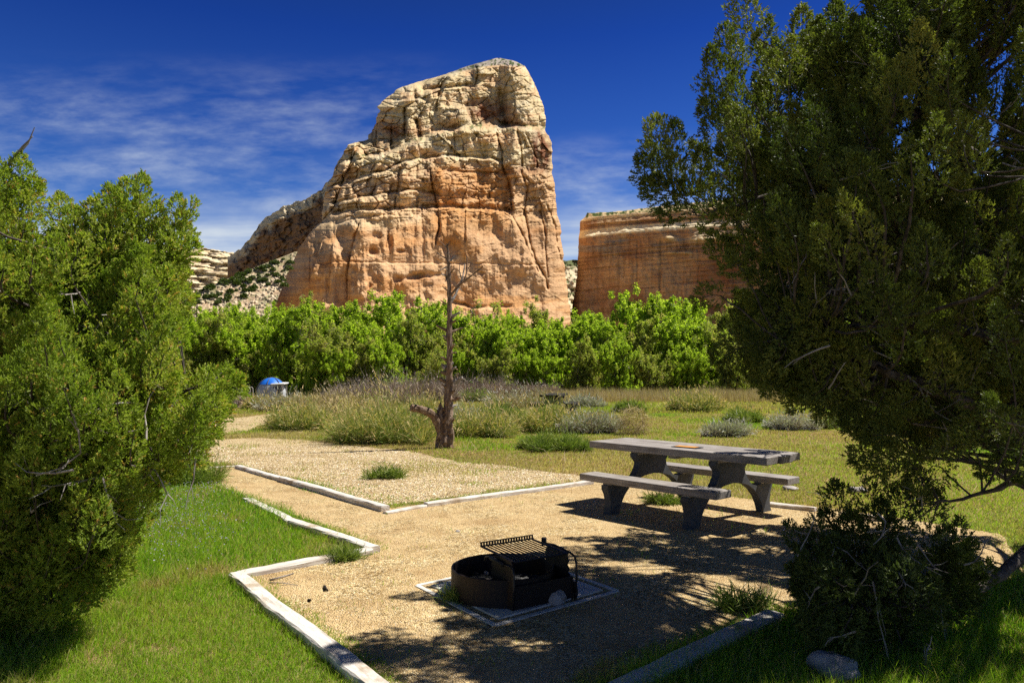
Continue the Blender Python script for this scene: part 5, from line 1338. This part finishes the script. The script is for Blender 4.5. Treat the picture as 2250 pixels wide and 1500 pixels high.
# tumbleweed
p = gp(1398, 957); rng = np.random.default_rng(4); k = 700; wm = 68 * p[1] / F / 2
C_ = unit(rng.normal(size=(k, 3))) * rng.uniform(.2, 1, k)[:, None] ** .5 * wm; dd = unit(np.cross(C_, rng.normal(size=(k, 3))) + C_ * .3)
V, q, t, tn = blades(C_ + [0, 0, wm * .78], dd, np.full(k, wm * .8), np.full(k, .006), np.clip(.2 + .8 * (C_[:, 2] / wm * .5 + .4) + rng.normal(size=k) * .15, 0, 1), rng, .6)
o = link('tumbleweed', npmesh('tumbleweed', V, [q, t], tone=tn), M['dry'], None, (float(p[0]), float(p[1] + wm), 0)); tag(o, 'round tangled tumbleweed resting in the grass above the table end', 'tumbleweed')

# ------------------------------------------------------------------ grass, weeds, flowers, pebbles
def scatter(n_, pxr, yr, rng, power=1.0):
    d = np.exp(rng.uniform(math.log(yr[0]), math.log(yr[1]), n_)); X_ = rng.uniform(*pxr, n_); return (X_ - 1125) / F * d, d


rng = np.random.default_rng(21)
x, y = scatter(900000, (-250, 2500), (3.1, 34), rng)
inp = inside(x, y, PADW); ins = inside(x, y, SPURW) | inside(x, y, ROADW)
edge_n = fbm(x * 1.3, y * 1.3, 51, 3)
patch = np.exp(-(((x + 1.55) / .55) ** 2 + ((y - 13.2) / .9) ** 2)) + .8 * np.exp(-(((x - 1.9) / .5) ** 2 + ((y - 9.0) / .4) ** 2)) * .5
keep = ~(inp | ins) | (ins & (rng.random(len(x)) < .02 + .85 * np.clip(patch, 0, 1) + .25 * (edge_n > .25))) | (inp & (rng.random(len(x)) < .004 + .04 * (fbm(x * 2, y * 2, 52, 3) > .30) + .15 * np.clip(patch, 0, 1) * (y > 8)))
near = np.zeros(len(x), bool); ii_ = np.where(inp & (y < 16))[0]; near[ii_] = pdist(x[ii_], y[ii_], PADW + PADW[:1]) < .13 * (1 + fbm(x[ii_] * 2, y[ii_] * 2, 63, 2))
keep |= near & (rng.random(len(x)) < .38)
bare = (fbm(x * 2.2, y * 2.2, 64, 4) > .30) & (x < -.2) & (y < 11.5) & ~inp & ~ins; keep &= ~(bare & (rng.random(len(x)) < .5))
x, y, inp, ins = x[keep], y[keep], inp[keep], ins[keep]
left = (x < -.2 - .02 * y) & (y < 11.5); lush = np.where(left, 1.0, 0)
nz = fbm(x * .8, y * .8, 53, 4); nz2 = fbm(x * .25 + 5, y * .25, 54, 3)
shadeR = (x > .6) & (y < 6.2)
hgt = np.where(left, .038 + .05 * np.clip(nz + .35 + .9 * (x < -2.6), 0, 1.4), .035 + .035 * np.clip(nz + .3, 0, 1))
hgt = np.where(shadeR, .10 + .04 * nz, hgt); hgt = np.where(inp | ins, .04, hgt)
patch_g = sstep(.05, .3, fbm(x * .5 + 2, y * .35, 58, 3)); hgt = hgt * np.where(left | shadeR, 1, 1 + .8 * patch_g)
hgt = hgt * rng.uniform(.5, 1.35, len(x)) * (1 + .01 * y)
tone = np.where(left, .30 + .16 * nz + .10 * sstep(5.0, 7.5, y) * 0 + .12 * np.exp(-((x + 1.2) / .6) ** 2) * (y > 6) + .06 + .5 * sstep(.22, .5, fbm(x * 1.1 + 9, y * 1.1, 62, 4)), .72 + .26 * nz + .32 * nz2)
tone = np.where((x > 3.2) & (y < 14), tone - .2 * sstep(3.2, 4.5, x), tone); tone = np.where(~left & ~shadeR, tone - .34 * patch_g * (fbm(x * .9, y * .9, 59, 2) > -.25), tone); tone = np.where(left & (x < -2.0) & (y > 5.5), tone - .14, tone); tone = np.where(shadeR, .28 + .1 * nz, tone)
tone = tone + rng.normal(size=len(x)) * .17; strawm = rng.random(len(x)) < np.where(left, .09, .13); tone = np.where(strawm, rng.uniform(.8, 1, len(x)), tone)
d = unit(np.stack([rng.normal(size=len(x)) * .35 + .1, rng.normal(size=len(x)) * .35, np.ones(len(x))], 1))
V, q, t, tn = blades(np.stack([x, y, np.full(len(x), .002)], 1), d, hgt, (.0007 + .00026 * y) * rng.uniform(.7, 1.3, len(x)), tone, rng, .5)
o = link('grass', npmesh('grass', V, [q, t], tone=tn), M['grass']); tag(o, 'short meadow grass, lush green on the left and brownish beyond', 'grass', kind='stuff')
# far meadow
x, y = scatter(120000, (-100, 2400), (30, 60), rng); nz = fbm(x * .3, y * .15, 55, 4)
keep = ~(inside(x, y, ROADW)); x, y, nz = x[keep], y[keep], nz[keep]
d = unit(np.stack([rng.normal(size=len(x)) * .3, rng.normal(size=len(x)) * .3, np.ones(len(x))], 1))
V, q, t, tn = blades(np.stack([x, y, x * 0], 1), d, rng.uniform(.08, .2, len(x)), .012 + 0 * x, .66 + .35 * nz + rng.normal(size=len(x)) * .12, rng, .4)
o = link('far_grass', npmesh('far_grass', V, [q, t], tone=tn), M['grass']); tag(o, 'far meadow grass running to the foot of the trees', 'grass', kind='stuff')
# strip of standing dry grass
x, y = scatter(15000, (1180, 1720), (40, 52), rng); d = unit(np.stack([rng.normal(size=len(x)) * .15, rng.normal(size=len(x)) * .15, np.ones(len(x))], 1))
V, q, t, tn = blades(np.stack([x, y, x * 0], 1), d, rng.uniform(.35, .85, len(x)) * (.7 + .5 * vn(x * .6, y * .3, 57)), .011 + 0 * x, rng.uniform(.3, 1, len(x)), rng, .2)
o = link('dry_grass', npmesh('dry_grass', V, [q, t], tone=tn), M['dry']); tag(o, 'band of standing straw coloured dry grass in front of the trees', 'dry grass', kind='stuff')
# gangly straw stems
x, y = scatter(900, (950, 2200), (8.5, 26), rng); ok = ~(inside(x, y, PADW) | inside(x, y, SPURW)); x, y = x[ok], y[ok]
d = unit(np.stack([rng.normal(size=len(x)) * .5, rng.normal(size=len(x)) * .5, np.ones(len(x))], 1))
V, q, t, tn = blades(np.stack([x, y, x * 0], 1), d, rng.uniform(.15, .42, len(x)), .0014 + .00022 * y, rng.uniform(.4, 1, len(x)), rng, .5)
o = link('straw_stems', npmesh('straw_stems', V, [q, t], tone=tn), M['dry']); tag(o, 'loose pale straw stems scattered over the meadow', 'straw', kind='stuff')
# lavender flowers in the left grass
X_ = np.concatenate([rng.normal(390, 70, 900), rng.normal(370, 70, 850), rng.normal(460, 45, 450)]); Y_ = np.concatenate([rng.normal(1165, 40, 900), rng.normal(1125, 30, 850), rng.normal(1072, 14, 450)])
G = gp(X_, np.clip(Y_, 1050, 1300)); G[:, 2] = rng.uniform(.05, .13, len(G)); ok = ~inside(G[:, 0], G[:, 1], PADW) & (G[:, 0] < -.2); G = G[ok]; k = len(G)
nrm = unit(rng.normal(size=(k, 3)) + [0, -.5, .8]); a = unit(np.cross(nrm, rng.normal(size=(k, 3)))); b = np.cross(nrm, a); s = rng.uniform(.004, .008, k)[:, None]
V = np.stack([G - a * s, G + b * s, G + a * s, G - b * s], 1).reshape(-1, 3); i = np.arange(k)[:, None] * 4
o = link('wildflowers', npmesh('wildflowers', V, [np.concatenate([i, i + 1, i + 2, i + 3], 1)], tone=np.repeat(rng.random(k), 4)), M['flower']); tag(o, 'tiny lavender wildflowers in the left grass', 'wildflowers', kind='stuff')
# loose pebbles
x, y = scatter(90000, (400, 2100), (3.5, 17), rng); s_in = inside(x, y, SPURW); ok = inside(x, y, PADW) | s_in; x, y, s_in = x[ok], y[ok], s_in[ok]; k = len(x)
oct_ = np.array([(1, 0, 0), (0, 1, 0), (-1, 0, 0), (0, -1, 0), (0, 0, 1)], float); r = np.where(s_in, rng.uniform(.006, .015, k), rng.uniform(.002, .0062, k)) * (1 + .02 * y)
th = rng.uniform(0, 6.28, k); c_, s_ = np.cos(th), np.sin(th); O = oct_[None] * np.stack([r * rng.uniform(.7, 1.2, k), r * rng.uniform(.5, 1, k), r * rng.uniform(.4, .9, k)], 1)[:, None]
V = np.stack([O[..., 0] * c_[:, None] - O[..., 1] * s_[:, None] + x[:, None], O[..., 0] * s_[:, None] + O[..., 1] * c_[:, None] + y[:, None], O[..., 2] + .009], -1).reshape(-1, 3)
i = np.arange(k)[:, None] * 5; fs = np.concatenate([np.concatenate([i + a, i + (a + 1) % 4, i + 4], 1) for a in range(4)])
m, n = newmat('pebble'); c = n.ramp(attr(n, 'tone'), [(0, (.16, .11, .07)), (.3, (.42, .30, .17)), (.7, (.58, .45, .28)), (1, (.85, .78, .62))]); finish(n, c, .8); M['pebble'] = m
o = link('pebbles', npmesh('pebbles', V, [fs], tone=np.repeat(rng.random(k), 5)), m); tag(o, 'loose buff pebbles strewn over the gravel', 'pebbles', kind='stuff')
x, y = scatter(2600, (500, 2200), (3.8, 10), rng); ok = inside(x, y, PADW) & (rng.random(len(x)) < np.where(x > .3, .9, .25)); x, y = x[ok], y[ok]; k = len(x)
th = rng.uniform(0, 6.28, k); d = np.stack([np.cos(th), np.sin(th), rng.uniform(0, .1, k)], 1)
V, q, t, tn = blades(np.stack([x, y, np.full(k, .014)], 1), d, rng.uniform(.015, .08, k), rng.uniform(.0012, .003, k), rng.uniform(0, .6, k), rng, .3)
o = link('twig_litter', npmesh('twig_litter', V, [q, t], tone=tn), M['bare']); tag(o, 'fine dry twig litter on the gravel under the right juniper', 'litter', kind='stuff')
# small weeds on the pad
for (a, b, w, h, l) in ((757, 1232, 40, 26, 'small green weed against the white timber near the pointed corner'), (1640, 1345, 80, 52, 'leafy weed with tiny flowers at the end of the shaded timber'), (845, 1052, 70, 26, 'patch of green weeds in the middle of the parking gravel'),
                        (1455, 1108, 44, 22, 'small green tuft under the picnic table'), (1010, 1262 + 60, 26, 14, 'tiny grass tuft at the edge of the fire pad')):
    shrub(a, b, w, h, 'green', l, 'weed', None, cat='weed', dens=.25)
